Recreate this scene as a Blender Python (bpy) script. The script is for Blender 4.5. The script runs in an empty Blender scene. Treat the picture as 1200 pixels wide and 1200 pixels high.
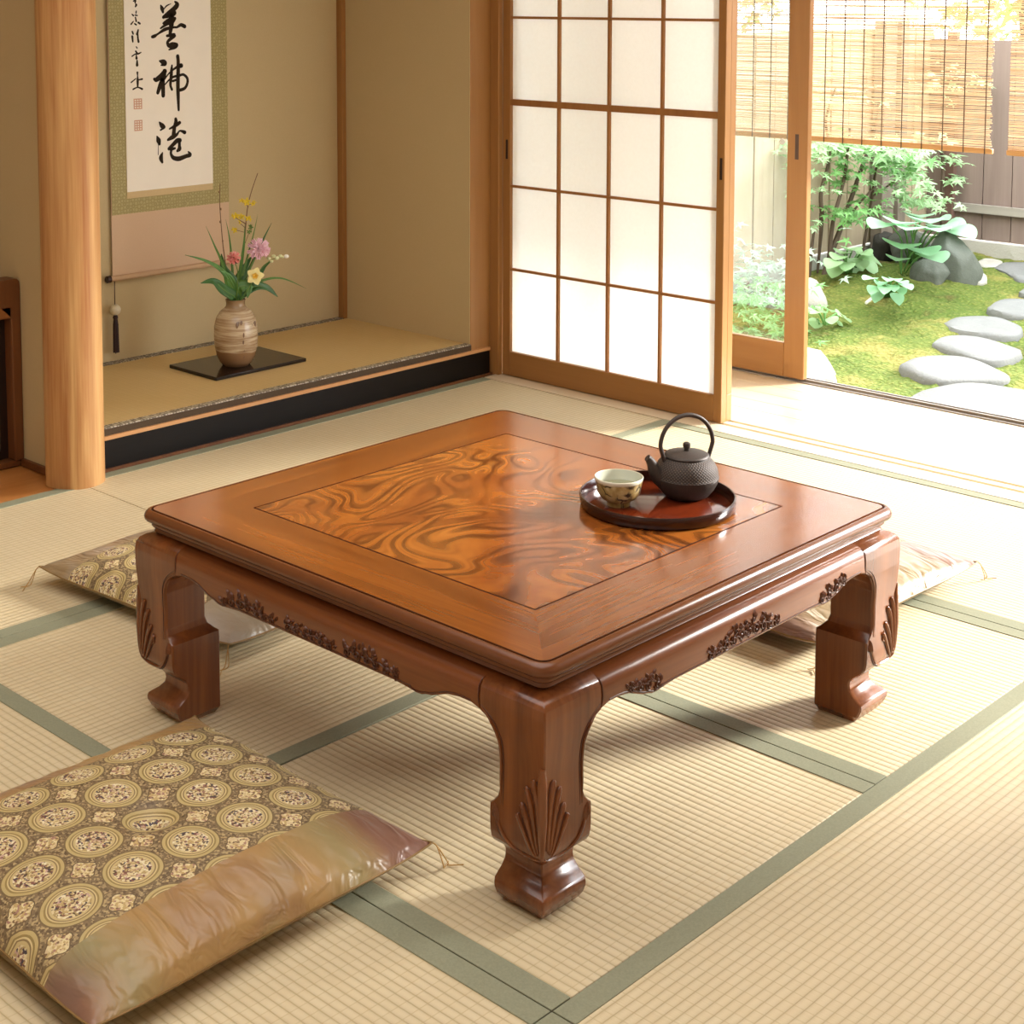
import bpy, bmesh, math, random
from mathutils import Vector, Matrix, noise
C = bpy.context.scene.collection
PI = math.pi
sin, cos = math.sin, math.cos
rnd = random.Random(7)

# ------------------------------------------------------------------ camera
F_PX, CX, CY = 1846.63, 518.52, 156.82
YAW, PITCH, ROLL = 0.78027, 0.08893, -0.00137
CAM = Vector((-2.1891, -1.9644, 1.3819))
fw = Vector((cos(YAW) * cos(PITCH), sin(YAW) * cos(PITCH), -sin(PITCH)))
r0 = Vector((sin(YAW), -cos(YAW), 0)); u0 = r0.cross(fw)
RT = cos(ROLL) * r0 + sin(ROLL) * u0
UP = -sin(ROLL) * r0 + cos(ROLL) * u0
def at(px, py, ax, val):
    """where the sight line of a picture point meets a plane of the room"""
    d = RT * ((px - CX) / F_PX) + UP * (-(py - CY) / F_PX) + fw
    return CAM + d * ((val - CAM[ax]) / d[ax])
cd = bpy.data.cameras.new('camera'); cam = bpy.data.objects.new('camera', cd); C.objects.link(cam)
m = Matrix.Identity(4)
for i in range(3):
    m[i][0], m[i][1], m[i][2], m[i][3] = RT[i], UP[i], -fw[i], CAM[i]
cam.matrix_world = m
cd.sensor_width = 36; cd.lens = F_PX / 1200 * 36
cd.shift_x = (600 - CX) / 1200; cd.shift_y = -(600 - CY) / 1200
cd.clip_start = .05; cd.clip_end = 200
bpy.context.scene.camera = cam

# ------------------------------------------------------------------ material helpers
def lin(c):
    if isinstance(c, str):
        c = c.lstrip('#'); c = [int(c[i:i + 2], 16) / 255 for i in (0, 2, 4)]
    return tuple((x / 12.92 if x <= .04045 else ((x + .055) / 1.055) ** 2.4) for x in c) + (1.,)
class NT:
    def __init__(s, name):
        s.m = bpy.data.materials.new(name); s.m.use_nodes = True
        s.t = s.m.node_tree; s.b = s.t.nodes['Principled BSDF']; s.out = s.t.nodes['Material Output']
    def n(s, typ, **kw):
        nd = s.t.nodes.new('ShaderNode' + typ)
        for k, v in kw.items():
            if k.startswith('_'): s.set(nd.inputs[k[1:].replace('_', ' ')], v)
            else: setattr(nd, k, v)
        return nd
    def set(s, sock, v):
        if isinstance(v, bpy.types.NodeSocket): s.t.links.new(v, sock)
        elif isinstance(v, bpy.types.Node): s.t.links.new(v.outputs[0], sock)
        else: sock.default_value = v
    def math(s, op, a, b=0., c=0.):
        nd = s.n('Math', operation=op)
        for i, v in enumerate((a, b, c)): s.set(nd.inputs[i], v)
        return nd.outputs[0]
    def vmath(s, op, a, b=(0, 0, 0), out=0):
        nd = s.n('VectorMath', operation=op); s.set(nd.inputs[0], a)
        if op == 'SCALE': s.set(nd.inputs['Scale'], b)
        else: s.set(nd.inputs[1], b)
        return nd.outputs[out]
    def co(s, scale=(1, 1, 1), rot=(0, 0, 0)):
        tc = s.n('TexCoord'); mp = s.n('Mapping')
        s.set(mp.inputs[0], tc.outputs['Object']); mp.inputs['Scale'].default_value = scale; mp.inputs['Rotation'].default_value = rot
        return mp.outputs[0]
    def noise(s, vec, scale, detail=3., rough=.5, dist=0., out=0):
        nd = s.n('TexNoise'); s.set(nd.inputs['Vector'], vec)
        nd.inputs['Scale'].default_value = scale; nd.inputs['Detail'].default_value = detail
        nd.inputs['Roughness'].default_value = rough; nd.inputs['Distortion'].default_value = dist
        return nd.outputs[out]
    def vor(s, vec, scale, feature='F1', rand=1., out='Distance'):
        nd = s.n('TexVoronoi', feature=feature); s.set(nd.inputs['Vector'], vec)
        nd.inputs['Scale'].default_value = scale; nd.inputs['Randomness'].default_value = rand
        return nd.outputs[out]
    def ramp(s, fac, stops, interp='LINEAR'):
        nd = s.n('ValToRGB'); cr = nd.color_ramp; cr.interpolation = interp
        while len(cr.elements) < len(stops): cr.elements.new(.5)
        for e, (p, c) in zip(cr.elements, stops):
            e.position = p; e.color = lin(c) if not isinstance(c, float) else (c, c, c, 1)
        s.set(nd.inputs[0], fac); return nd.outputs[0]
    def mix(s, fac, a, b, blend='MIX'):
        nd = s.n('Mix', data_type='RGBA', blend_type=blend)
        s.set(nd.inputs[0], fac)
        s.set(nd.inputs[6], lin(a) if isinstance(a, str) else a); s.set(nd.inputs[7], lin(b) if isinstance(b, str) else b)
        return nd.outputs[2]
    def bump(s, h, strength=.5, dist=.002):
        nd = s.n('Bump'); nd.inputs['Strength'].default_value = strength; nd.inputs['Distance'].default_value = dist
        s.set(nd.inputs['Height'], h); s.set(s.b.inputs['Normal'], nd.outputs[0]); return nd
    def p(s, **kw):
        for k, v in kw.items():
            if isinstance(v, str): v = lin(v)
            s.set(s.b.inputs[k.replace('_', ' ')], v)
        return s.m
def plain(name, col, rough=.6, spec=.5, metal=0., var=.12, scale=30):
    t = NT(name); c = lin(col)
    f = t.noise(t.co(), scale, 4)
    hi = tuple(min(1, x * (1 + var)) for x in c[:3]) + (1,); lo = tuple(x * (1 - var) for x in c[:3]) + (1,)
    return t.p(Base_Color=t.mix(f, lo, hi), Roughness=rough, Specular_IOR_Level=spec, Metallic=metal)
def wood(name, dark, light, axis=2, scale=1., rough=.45, spec=.4, bump=.15, contrast=1., coat=0.):
    t = NT(name); sc = [14 * scale] * 3; sc[axis] = .9 * scale
    v = t.co(tuple(sc))
    w = t.noise(v, 1.6, 4, .55, .6)
    sc2 = [120 * scale] * 3; sc2[axis] = 3 * scale
    g = t.noise(t.co(tuple(sc2)), 1.5, 3, .6)
    f = t.math('ADD', t.math('MULTIPLY', w, .75), t.math('MULTIPLY', g, .25))
    a = .5 - .22 / contrast; b = .5 + .2 / contrast
    col = t.ramp(f, [(a, dark), (b, light)])
    t.bump(g, bump, .0006)
    return t.p(Base_Color=col, Roughness=rough, Specular_IOR_Level=spec, Coat_Weight=coat, Coat_Roughness=.12)
def burl_wood(name):
    t = NT(name); v = t.co((1, 1.15, 1))
    n1 = t.noise(v, 2.1, 2.4, .45, .9)
    a = t.math('POWER', t.math('ADD', t.math('MULTIPLY', t.math('SINE', t.math('MULTIPLY', n1, 150.)), .5), .5), 2.2)
    b = t.math('POWER', t.math('ADD', t.math('MULTIPLY', t.math('SINE', t.math('MULTIPLY', n1, 410.)), .5), .5), 1.6)
    m1 = t.ramp(t.noise(v, 4.5, 3, .5), [(.34, .3), (.58, 1.)])
    m2 = t.ramp(t.noise(t.vmath('ADD', v, (3., 1., 0.)), 6., 3, .5), [(.4, .15), (.6, .8)])
    tone = t.ramp(t.noise(v, 3.2, 4, .6, .6), [(.3, '#7a3f17'), (.45, '#91501e'), (.58, '#a56326'), (.72, '#b37331')])
    col = t.mix(t.math('MULTIPLY', t.math('MULTIPLY', b, m2), .7), tone, '#7d4017')
    col = t.mix(t.math('MULTIPLY', t.math('MULTIPLY', a, m1), .92), col, '#46200b')
    g = t.noise(v, 150., 3, .6); col = t.mix(t.math('MULTIPLY', g, .22), col, '#8a4c1e')
    return t.p(Base_Color=col, Roughness=.16, Specular_IOR_Level=.5, Coat_Weight=.6, Coat_Roughness=.1)

M = {}
def tatami(name, swap, c1='#d3c39f', c2='#dccfb0', dark='#a5905f', k=1.):
    t = NT(name); tc = t.n('TexCoord')
    v = tc.outputs['Object']
    if swap:
        sp = t.n('SeparateXYZ'); t.set(sp.inputs[0], v); cb = t.n('CombineXYZ')
        t.set(cb.inputs[0], sp.outputs[1]); t.set(cb.inputs[1], sp.outputs[0]); v = cb.outputs[0]
    wob = t.vmath('SCALE', t.noise(v, 9., 2, out=1), .0022)
    v = t.vmath('ADD', v, wob)
    br = t.n('TexBrick'); t.set(br.inputs['Vector'], v)
    br.inputs['Scale'].default_value = 1.
    br.inputs['Brick Width'].default_value = .024; br.inputs['Row Height'].default_value = .0162
    br.inputs['Mortar Size'].default_value = .0013; br.inputs['Mortar Smooth'].default_value = .6; br.offset = .0
    br.inputs['Color1'].default_value = lin(c1); br.inputs['Color2'].default_value = lin(c2); br.inputs['Mortar'].default_value = lin(dark)
    sp = t.n('SeparateXYZ'); t.set(sp.inputs[0], v)
    rib = t.math('ABSOLUTE', t.math('SINE', t.math('MULTIPLY', sp.outputs[1], PI / .0162)))
    ribs = t.math('POWER', rib, .55)
    mp = t.n('Mapping'); t.set(mp.inputs[0], v); mp.inputs['Scale'].default_value = (400, 8, 1)
    fib = t.noise(mp.outputs[0], 1., 3)
    big = t.noise(v, 3.5, 3)
    col = t.mix(.62, br.outputs[0], t.mix(fib, c1, c2)); col = t.mix(t.math('MULTIPLY', fib, .25), col, '#bda97b')
    col = t.mix(t.math('MULTIPLY', t.math('SUBTRACT', 1., ribs), .55 * k), col, dark)
    col = t.mix(t.math('MULTIPLY', big, .25), col, '#dccca8')
    h = t.math('ADD', t.math('MULTIPLY', ribs, .8), t.math('MULTIPLY', fib, .2))
    t.bump(h, .55 * k, .003)
    return t.p(Base_Color=col, Roughness=.55, Specular_IOR_Level=.45)
M['tatami_x'] = tatami('tatami weave along the room', False)
M['tatami_y'] = tatami('tatami weave across the room', True)
M['tatami_fine'] = tatami('alcove matting', False, '#cfae6c', '#d6b676', '#b39454', .3)
def heri(name, a, b):
    t = NT(name); v = t.co()
    w = t.noise(t.co((300, 300, 300)), 1., 2)
    col = t.mix(w, a, b); t.bump(w, .2, .0006)
    return t.p(Base_Color=col, Roughness=.75, Specular_IOR_Level=.3)
M['heri'] = heri('grey green border cloth', '#7f816a', '#989980')
t = NT('braided alcove edging'); v = t.co((1, 1, 1), (0, 0, .0))
vv = t.vor(v, 95., rand=.35)
M['braid'] = t.p(Base_Color=t.ramp(vv, [(.0, '#d6ccb8'), (.45, '#beb39d'), (.56, '#7d715f'), (.8, '#544839')]), Roughness=.7)
t = NT('sand plaster'); v = t.co()
n1 = t.noise(v, 260, 4, .65); n2 = t.noise(v, 2.2, 4, .55)
t.bump(n1, .22, .002)
M['plaster'] = t.p(Base_Color=t.mix(t.math('MULTIPLY', n1, .4), t.mix(n2, '#c2ae85', '#c9b68e'), '#ad9870'), Roughness=.92, Specular_IOR_Level=.15)
M['ceil'] = wood('ceiling boards', '#cdb794', '#dac8a8', 0, .5)
M['pale'] = plain('pale wall plaster', '#e6e1d6', .9, .2, 0, .03)
M['cedar'] = wood('pale cedar post', '#a3693a', '#cfa36a', 2, .8, .5, .3, .2, 1.5)
M['frame_z'] = wood('amber frame timber upright', '#906132', '#a87b48', 2, .6, .42, .35, .1, .7)
M['frame_y'] = wood('amber frame timber lengthwise', '#906132', '#a87b48', 1, .6, .42, .35, .1, .7)
M['frame_x'] = wood('amber frame timber across', '#906132', '#a87b48', 0, .6, .42, .35, .1, .7)
M['lattice'] = wood('shoji lattice bar', '#8d5d33', '#a97645', 2, .8, .5, .3, .1, .7)
M['darkwood'] = wood('dark brown wood', '#5a3418', '#7a4a26', 2, .8, .4, .4)
M['board'] = wood('orange floor board', '#a5672c', '#c4854a', 0, .7, .35, .45)
M['engawa'] = wood('pale veranda board', '#cbb291', '#dcc7a8', 1, .6, .33, .5)
M['sill'] = wood('pale sill timber', '#d2bf9f', '#dfcfb4', 1, .6, .4, .4)
t = NT('black lacquer'); n1 = t.noise(t.co((4, 60, 60)), 2, 3)
M['lacquer'] = t.p(Base_Color=t.mix(n1, '#0d0a08', '#17110e'), Roughness=.35, Specular_IOR_Level=.18)
M['lacq_gloss'] = plain('glossy dark lacquer', '#1b1210', .12, .5)
t = NT('shoji paper'); n1 = t.noise(t.co((3, 12, 12)), 8, 4)
pc = t.mix(n1, '#f4f3f0', '#fafaf8'); df = t.n('BsdfDiffuse', _Color=pc); tr = t.n('BsdfTranslucent', _Color=pc)
mx = t.n('MixShader'); mx.inputs[0].default_value = .55; t.set(mx.inputs[1], df); t.set(mx.inputs[2], tr); t.set(t.out.inputs[0], mx); M['paper'] = t.m
t = NT('window glass'); gl = t.n('BsdfGlossy'); gl.inputs['Roughness'].default_value = .0
trn = t.n('BsdfTransparent', _Color=(.93, .96, .96, 1)); fr = t.n('Fresnel'); fr.inputs[0].default_value = 1.5
mx = t.n('MixShader'); t.set(mx.inputs[0], t.math('ADD', t.math('MULTIPLY', fr.outputs[0], 1.1), .03)); t.set(mx.inputs[1], trn); t.set(mx.inputs[2], gl); t.set(t.out.inputs[0], mx); M['glass'] = t.m
# table woods
M['burl'] = burl_wood('swirling burl veneer')
def fwood(name, axis):
    return wood(name, '#5c2d10', '#96561f', axis, 1.1, .19, .5, .03, .85, .5)
M['tw_x'] = fwood('polished rosewood lengthwise', 0); M['tw_y'] = fwood('polished rosewood across', 1)
M['tw_z'] = wood('polished rosewood upright', '#4c250f', '#8a4f26', 2, .8, .26, .5, .06, .95, .3)
M['tw_ax'] = wood('rosewood apron lengthwise', '#54290f', '#8a4e25', 0, .8, .26, .5, .06, .9, .3)
M['tw_ay'] = wood('rosewood apron across', '#54290f', '#8a4e25', 1, .8, .26, .5, .06, .9, .3)
M['carve_shade'] = plain('shaded and stained carving lines', '#4a220d', .38, .5)  # shade of the carved recesses painted in as dark colour, with old stain
M['relief'] = plain('stained and shaded relief', '#5c3118', .32, .5)  # lobes darkened for stain and for the shade of the carving
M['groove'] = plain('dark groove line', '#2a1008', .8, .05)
# ------------------------------------------------------------------ mesh helper
class MB:
    def __init__(s): s.v = []; s.f = []; s.mi = []; s.cur = 0
    def add(s, vs, fs, mi=None):
        o = len(s.v); s.v += [tuple(x) for x in vs]; s.f += [tuple(i + o for i in f) for f in fs]; s.mi += [s.cur if mi is None else mi] * len(fs); return s
    def box(s, a, b, mi=None):
        x0, y0, z0 = (min(a[i], b[i]) for i in range(3)); x1, y1, z1 = (max(a[i], b[i]) for i in range(3))
        return s.add([(x0, y0, z0), (x1, y0, z0), (x1, y1, z0), (x0, y1, z0), (x0, y0, z1), (x1, y0, z1), (x1, y1, z1), (x0, y1, z1)],
                     [(0, 3, 2, 1), (4, 5, 6, 7), (0, 1, 5, 4), (1, 2, 6, 5), (2, 3, 7, 6), (3, 0, 4, 7)], mi)
    def loft(s, rings, closed=True, caps=True, mi=None):
        n = len(rings[0]); vs = [p for r in rings for p in r]; fs = []
        for i in range(len(rings) - 1):
            for j in range(n if closed else n - 1):
                k = (j + 1) % n; fs.append((i * n + j, i * n + k, (i + 1) * n + k, (i + 1) * n + j))
        if caps and closed:
            fs.append(tuple(range(n - 1, -1, -1))); fs.append(tuple((len(rings) - 1) * n + j for j in range(n)))
        return s.add(vs, fs, mi)
    def lathe(s, prof, c=(0, 0, 0), n=48, mi=None, caps=True):
        return s.loft([[(c[0] + r * cos(2 * PI * j / n), c[1] + r * sin(2 * PI * j / n), c[2] + z) for j in range(n)] for r, z in prof], True, caps, mi)
    def tube(s, pts, r, n=8, mi=None, flat=None):
        pts = [Vector(p) for p in pts]; rs = r if isinstance(r, (list, tuple)) else [r] * len(pts); rings = []; ref = None
        for i, p in enumerate(pts):
            t = (pts[min(i + 1, len(pts) - 1)] - pts[max(i - 1, 0)]).normalized()
            if ref is None: ref = t.orthogonal().normalized()
            ref = (ref - t * ref.dot(t)); ref = ref.normalized() if ref.length > 1e-6 else t.orthogonal().normalized()
            b = t.cross(ref)
            rings.append([p + ref * rs[i] * cos(2 * PI * j / n) + b * rs[i] * sin(2 * PI * j / n) for j in range(n)])
        return s.loft(rings, True, True, mi)
    def prism(s, poly, dz, mi=None):
        n = len(poly); dz = Vector(dz); a = [Vector(p) for p in poly]
        return s.add(a + [p + dz for p in a], [tuple(range(n - 1, -1, -1)), tuple(range(n, 2 * n))] + [(i, (i + 1) % n, n + (i + 1) % n, n + i) for i in range(n)], mi)
    def ball(s, c, r, n=12, m_=8, sc=(1, 1, 1), mi=None):
        pr = [(max(1e-5, r * sin(PI * i / m_)), -r * cos(PI * i / m_)) for i in range(m_ + 1)]
        return s.loft([[(c[0] + q * cos(2 * PI * j / n) * sc[0], c[1] + q * sin(2 * PI * j / n) * sc[1], c[2] + z * sc[2]) for j in range(n)] for q, z in pr], True, True, mi)
    def build(s, name, mats, parent=None, smooth=False, bevel=0., loc=None, angle=40, seg=2, sub=0):
        me = bpy.data.meshes.new(name)
        vs = s.v
        if loc is not None: vs = [(x - loc[0], y - loc[1], z - loc[2]) for x, y, z in vs]
        me.from_pydata(vs, [], s.f)
        if not isinstance(mats, (list, tuple)): mats = [mats]
        for k in mats: me.materials.append(k)
        for pl, i in zip(me.polygons, s.mi): pl.material_index = i
        bm = bmesh.new(); bm.from_mesh(me); bmesh.ops.recalc_face_normals(bm, faces=bm.faces); bm.to_mesh(me); bm.free()
        o = bpy.data.objects.new(name, me); C.objects.link(o)
        if loc is not None: o.location = loc
        if parent is not None: o.parent = parent
        if bevel:
            b = o.modifiers.new('bevel', 'BEVEL'); b.width = bevel; b.segments = seg; b.limit_method = 'ANGLE'; b.angle_limit = math.radians(35)
        if sub:
            b = o.modifiers.new('sub', 'SUBSURF'); b.levels = sub; b.render_levels = sub
        if smooth or bevel:
            for pl in me.polygons: pl.use_smooth = True
            try: me.set_sharp_from_angle(angle=math.radians(angle))
            except Exception: pass
        return o
def thing(name, label, cat, loc=(0, 0, 0), group=None):
    o = bpy.data.objects.new(name, None); C.objects.link(o); o.location = loc; o.empty_display_size = .05
    return tag(o, label, cat, group)
def tag(o, label, cat, group=None, kind=None):
    o['label'] = label; o['category'] = cat
    if group: o['group'] = group
    if kind: o['kind'] = kind
    return o
def struct(o, label=None):
    o['kind'] = 'structure'
    if label: o['label'] = label
    return o
def bx(name, a, b, mat, parent=None, bevel=0.):
    return MB().box(a, b).build(name, mat, parent, bevel=bevel)
def catmull(pts, n=6):
    P = [Vector(p) for p in pts]; out = []
    for i in range(len(P) - 1):
        a, b, c, d = P[max(i - 1, 0)], P[i], P[i + 1], P[min(i + 2, len(P) - 1)]
        for k in range(n):
            t = k / n
            out.append(.5 * ((2 * b) + (c - a) * t + (2 * a - 5 * b + 4 * c - d) * t * t + (3 * b - a - 3 * c + d) * t ** 3))
    return out + [P[-1]]
def interp(tab, x):
    for (a, va), (b, vb) in zip(tab, tab[1:]):
        if x <= b: 
            t = 0 if b == a else max(0, (x - a) / (b - a)); return va + (vb - va) * t
    return tab[-1][1]

# ================================================================== ROOM SHELL
YT = 1.876; XS = 1.968; YB = 2.575; XR = 1.842; ZT = .125
struct(bx('floor', (-3.05, -3.05, -.08), (1.9, 1.83, -.032), M['board']))
struct(bx('ceiling', (-3.05, -3.05, 2.42), (2.75, 2.7, 2.5), M['ceil']))
struct(bx('wall_left', (-3.12, -3.12, -.1), (-3.05, 2.7, 2.45), M['pale']))
struct(bx('wall_front', (-3.05, -3.12, -.1), (1.95, -3.05, 2.45), M['pale']))
struct(bx('wall_back', (-3.05, YB, -.1), (2.7, YB + .08, 2.45), M['plaster']), 'sand plaster back wall of the alcove behind the hanging scroll')
struct(bx('wall_right', (XR - .0015, 1.888, -.02), (XR + .1, YB, 2.45), M['plaster']), 'plain plaster side wall of the alcove')
struct(bx('wall_partition', (.168, 1.9, -.02), (.23, YB, 2.45), M['plaster']), 'plaster partition beside the round cedar pillar')
mb = MB(); mb.box((.155, 1.95, 0), (.168, 2.1, .022)); struct(mb.build('baseboard_partition', M['darkwood'], bevel=.002))
# lintel over the alcove and the opening
struct(bx('lintel_alcove', (.19, 1.86, 1.95), (1.86, 1.92, 2.42), M['plaster']))
mb = MB(); mb.box((XS - .06, -3.05, 1.92), (XS + .08, 1.85, 1.98)); struct(mb.build('lintel_opening', M['frame_y']))
struct(bx('light_blocking_wall', (XS - .02, -3.05, 0.), (XS + .04, -1.7, 1.95), M['pale']))  # unseen wall added to keep daylight off the lower right floor
struct(bx('wall_above_opening', (XS - .02, -3.05, 1.98), (XS + .04, 1.85, 2.45), M['plaster']))
# trims
o = MB().box((XR - .022, YB - .03, ZT), (XR, YB, 2.42)).build('trim_1', M['frame_z'], bevel=.002); struct(o, 'thin wooden strip in the back corner of the alcove')
o = MB().box((XR, 1.886, 0), (1.945, 1.95, 2.42)).build('trim_2', M['frame_z'], bevel=.003); struct(o, 'square wooden post between alcove and paper screen')
o = MB().box((1.945, 1.845, 0), (1.967, 1.95, 2.42)).box((1.967, 1.868, 0), (2.06, 1.95, 2.42)).build('trim_3', M['frame_z'], bevel=.003); struct(o, 'slim door jamb beside the square post')
# alcove step: black lacquered beam with pale strip on top and a reddish strip at the foot
o = MB().box((.2, YT, .006), (1.934, YT + .04, .092)).build('trim_4', M['lacquer'], bevel=.002); struct(o, 'black lacquered step beam along the alcove front')
o = MB().box((.2, YT - .003, .092), (1.934, YT + .04, .1035)).build('trim_5', wood('pale strip', '#bf8753', '#d3a06c', 0, .6)); struct(o, 'pale wooden strip on top of the black step beam')
o = MB().box((.2, YT - .008, -.03), (1.94, YT + .04, .008)).build('trim_6', M['darkwood']); struct(o, 'reddish wooden strip under the black step beam')
# alcove floor
o = MB().box((.2, YT + .04, -.03), (XR, YB, .1)).build('alcove_base', M['darkwood']); struct(o)
am = thing('alcove_mat', 'golden rush mat covering the raised alcove floor under the vase', 'mat', (1.0, 2.2, .1))
def part(mb, name, mat, parent, **kw):
    """a part in world coordinates, parented to a thing that stands at parent.location"""
    l = Vector(parent.location); p = parent.parent
    while p is not None: l += Vector(p.location); p = p.parent
    mb.v = [(x - l.x, y - l.y, z - l.z) for x, y, z in mb.v]
    return mb.build(name, mat, parent, **kw)
part(MB().box((.2, YT + .012, .1), (XR, YB, ZT)), 'matting', M['tatami_fine'], am)
part(MB().box((.2, YT + .006, .1036), (XR - .001, YT + .012, ZT + .0005)).box((.2, YT + .006, ZT + .0005), (XR - .001, YT + .034, ZT + .0015)), 'front_edging', [M['braid']], am)
part(MB().box((.231, YB - .032, ZT), (XR - .023, YB - .0005, ZT + .004)), 'rear_edging', M['braid'], am)
t = MB().box((.2, YT + .004, .1036), (XR - .001, YT + .0058, ZT - .002)); part(t, 'front_face_cloth', heri('brown face cloth', '#3f3122', '#55432f'), am)

# round cedar pillar
pl = MB(); prof = []
rings = []
for i in range(41):
    z = 2.42 * i / 40
    rings.append([])
    for j in range(40):
        a = 2 * PI * j / 40; rr = .083 * (1 + .012 * noise.noise(Vector((cos(a) * 1.5, sin(a) * 1.5, z * 1.6))) + .006 * noise.noise(Vector((cos(a) * 5, sin(a) * 5, z * 2))))
        rings[-1].append((.19 + rr * cos(a), 1.862 + rr * sin(a), z))
pl.loft(rings); o = pl.build('pillar', M['cedar'], smooth=True); struct(o, 'round pale cedar pillar at the corner of the alcove')

# left recess: board floor, low cabinet
struct(MB().box((-3.05, 1.832, -.03), (.19, YB, -.002)).build('floor_recess', M['board']), 'orange wooden floor of the recess left of the pillar')
cb = thing('low_cabinet', 'low wooden cabinet with pale sliding panel at the left edge behind the pillar', 'cabinet', (-.6, 2.3, 0))
part(MB().box((-1.4, 2.105, 0), (.16, 2.2, .018)), 'base_rail', M['darkwood'], cb, bevel=.003)
sp = MB(); sp.loft([[(a, 2.1, z), (b, 2.1, z), (b, 2.16, z), (a, 2.16, z)] for a, b, z in ((.138, .1675, .018), (.136, .1675, .44), (.118, .1675, .46), (.098, .1675, .478), (.094, .1675, .53), (.095, .166, .548), (.102, .158, .557))])
part(sp, 'end_post', M['darkwood'], cb, bevel=.003)
part(MB().box((-1.4, 2.1, .443), (.137, 2.2, .478)), 'top_board', wood('brown rail', '#7a4a22', '#9a6432', 0, .8), cb, bevel=.003)
part(MB().box((-1.4, 2.2, .018), (.112, 2.24, .445)), 'case', M['darkwood'], cb)
dr = part(MB().box((-.7, 2.14, .02), (.138, 2.16, .045)).box((-.7, 2.14, .415), (.138, 2.16, .443)).box((.113, 2.14, .045), (.138, 2.16, .415)).box((-.7, 2.14, .045), (-.684, 2.16, .415)), 'door', plain('near black door frame', '#241510', .35), cb)
part(MB().box((-.684, 2.148, .045), (.113, 2.155, .415)), 'door_panel', plain('cream panel cloth', '#cdbfa2', .8, .2, 0, .05), dr)
# dark pull high on the wall at the picture's left edge
h = at(-1, 142, 1, 2.56)
pz = MB().lathe([(.004, -.004), (.016, -.004), (.018, .002), (.012, .006), (.004, .007)], (0, 0, 0), 20)
pz.v = [(x + h.x, -z + 2.569, y * 1.2 + h.z) for x, y, z in pz.v]
tag(pz.build('wall_peg', plain('dark metal', '#2c1712', .4), smooth=True), 'small dark round peg on the wall left of the pillar', 'peg')

# ================================================================== TATAMI
def mat_(x0, x1, y0, y1, along, label):
    c = ((x0 + x1) / 2, (y0 + y1) / 2, 0); g = .0012
    r = thing('tatami_mat', label, 'tatami mat', c, 'tatami mats on the floor')
    part(MB().box((x0 + g, y0 + g, -.0318), (x1 - g, y1 - g, 0)), 'woven_surface', M['tatami_x' if along == 'x' else 'tatami_y'], r, bevel=.0015)
    w = .04
    for s in (0, 1):
        if along == 'x':
            ya = y0 + g if s == 0 else y1 - g - w; b = MB().box((x0 + g, ya, -.02), (x1 - g, ya + w, .0016))
        else:
            xa = x0 + g if s == 0 else x1 - g - w; b = MB().box((xa, y0 + g, -.02), (xa + w, y1 - g, .0016))
        part(b, 'border_cloth', M['heri'], r, bevel=.0008)
mat_(-.642, .224, -.64, .158, 'x2' if False else 'y', 'half mat under the nearest table leg')
mat_(.224, 1.05, -.64, .158, 'y', 'half mat under the right table leg')
mat_(-.642, 1.05, .158, 1.02, 'x', 'long mat under the left and rear table legs')
mat_(.185, 1.885, 1.02, 1.864, 'x', 'long mat running along the foot of the black alcove step')
mat_(-1.515, .185, 1.02, 1.835, 'x', 'long mat at left before the pillar and recess')
mat_(1.05, 1.885, -.64, 1.02, 'y', 'long mat alongside the veranda sill behind the table')
mat_(-.642, 1.05, -1.48, -.64, 'x', 'mat filling the lower right corner, in front of the nearest leg')
mat_(1.05, 1.885, -2.3, -.64, 'y', 'sunlit mat at the far right edge beside the sill')
mat_(-1.5, -.642, -.64, 1.02, 'y', 'mat at lower left under the large front cushion')
mat_(-2.3, -.642, -1.48, -.64, 'x', 'mat at the very bottom edge left of the centre')
# sill with two grooves, veranda
sl = MB()
for a, b, z in ((1.888, 1.962, .002), (1.962, 1.982, -.008), (1.982, 2.008, .002), (2.008, 2.028, -.008), (2.028, 2.1, .002)): sl.box((a, -3.05, -.05), (b, 1.86, z))
struct(sl.build('trim_7', M['sill']), 'grooved wooden sill between mats and veranda')
vb = MB()
for i in range(5):
    x0 = 2.1 + i * .106; vb.box((x0 + .0008, -3.05, -.05), (x0 + .1052, 2.6, -.004))
struct(vb.build('floor_veranda', M['engawa'], bevel=.001), 'sunlit pale board floor of the veranda')
sl = MB()
for a, b, z in ((2.63, 2.648, .0), (2.648, 2.654, .008), (2.654, 2.672, .0), (2.672, 2.678, .008), (2.678, 2.7, -.002)): sl.box((a, -3.05, -.06), (b, 2.6, z))
struct(sl.build('trim_8', plain('silvery rail', '#8d8378', .35, .5, .3)), 'metal door rail at the outer edge of the veranda')
struct(MB().box((2.55, -3.05, -.36), (2.68, 2.6, -.06)).build('veranda_edge', M['darkwood']))
struct(bx('wall_veranda_end', (2.04, 2.6, -.05), (2.7, 2.66, 2.45), M['pale']))
struct(MB().box((2.6, -3.05, 1.95), (2.7, 2.6, 2.1)).build('lintel_veranda', M['frame_y']))
struct(MB().add([(2.4, -3.3, 2.5), (3.15, -3.3, 2.3), (3.15, 2.8, 2.3), (2.4, 2.8, 2.5), (2.4, -3.3, 2.56), (3.15, -3.3, 2.36), (3.15, 2.8, 2.36), (2.4, 2.8, 2.56)], [(0, 3, 2, 1), (4, 5, 6, 7), (0, 1, 5, 4), (1, 2, 6, 5), (2, 3, 7, 6), (3, 0, 4, 7)]).build('eave', M['darkwood']))

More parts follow.
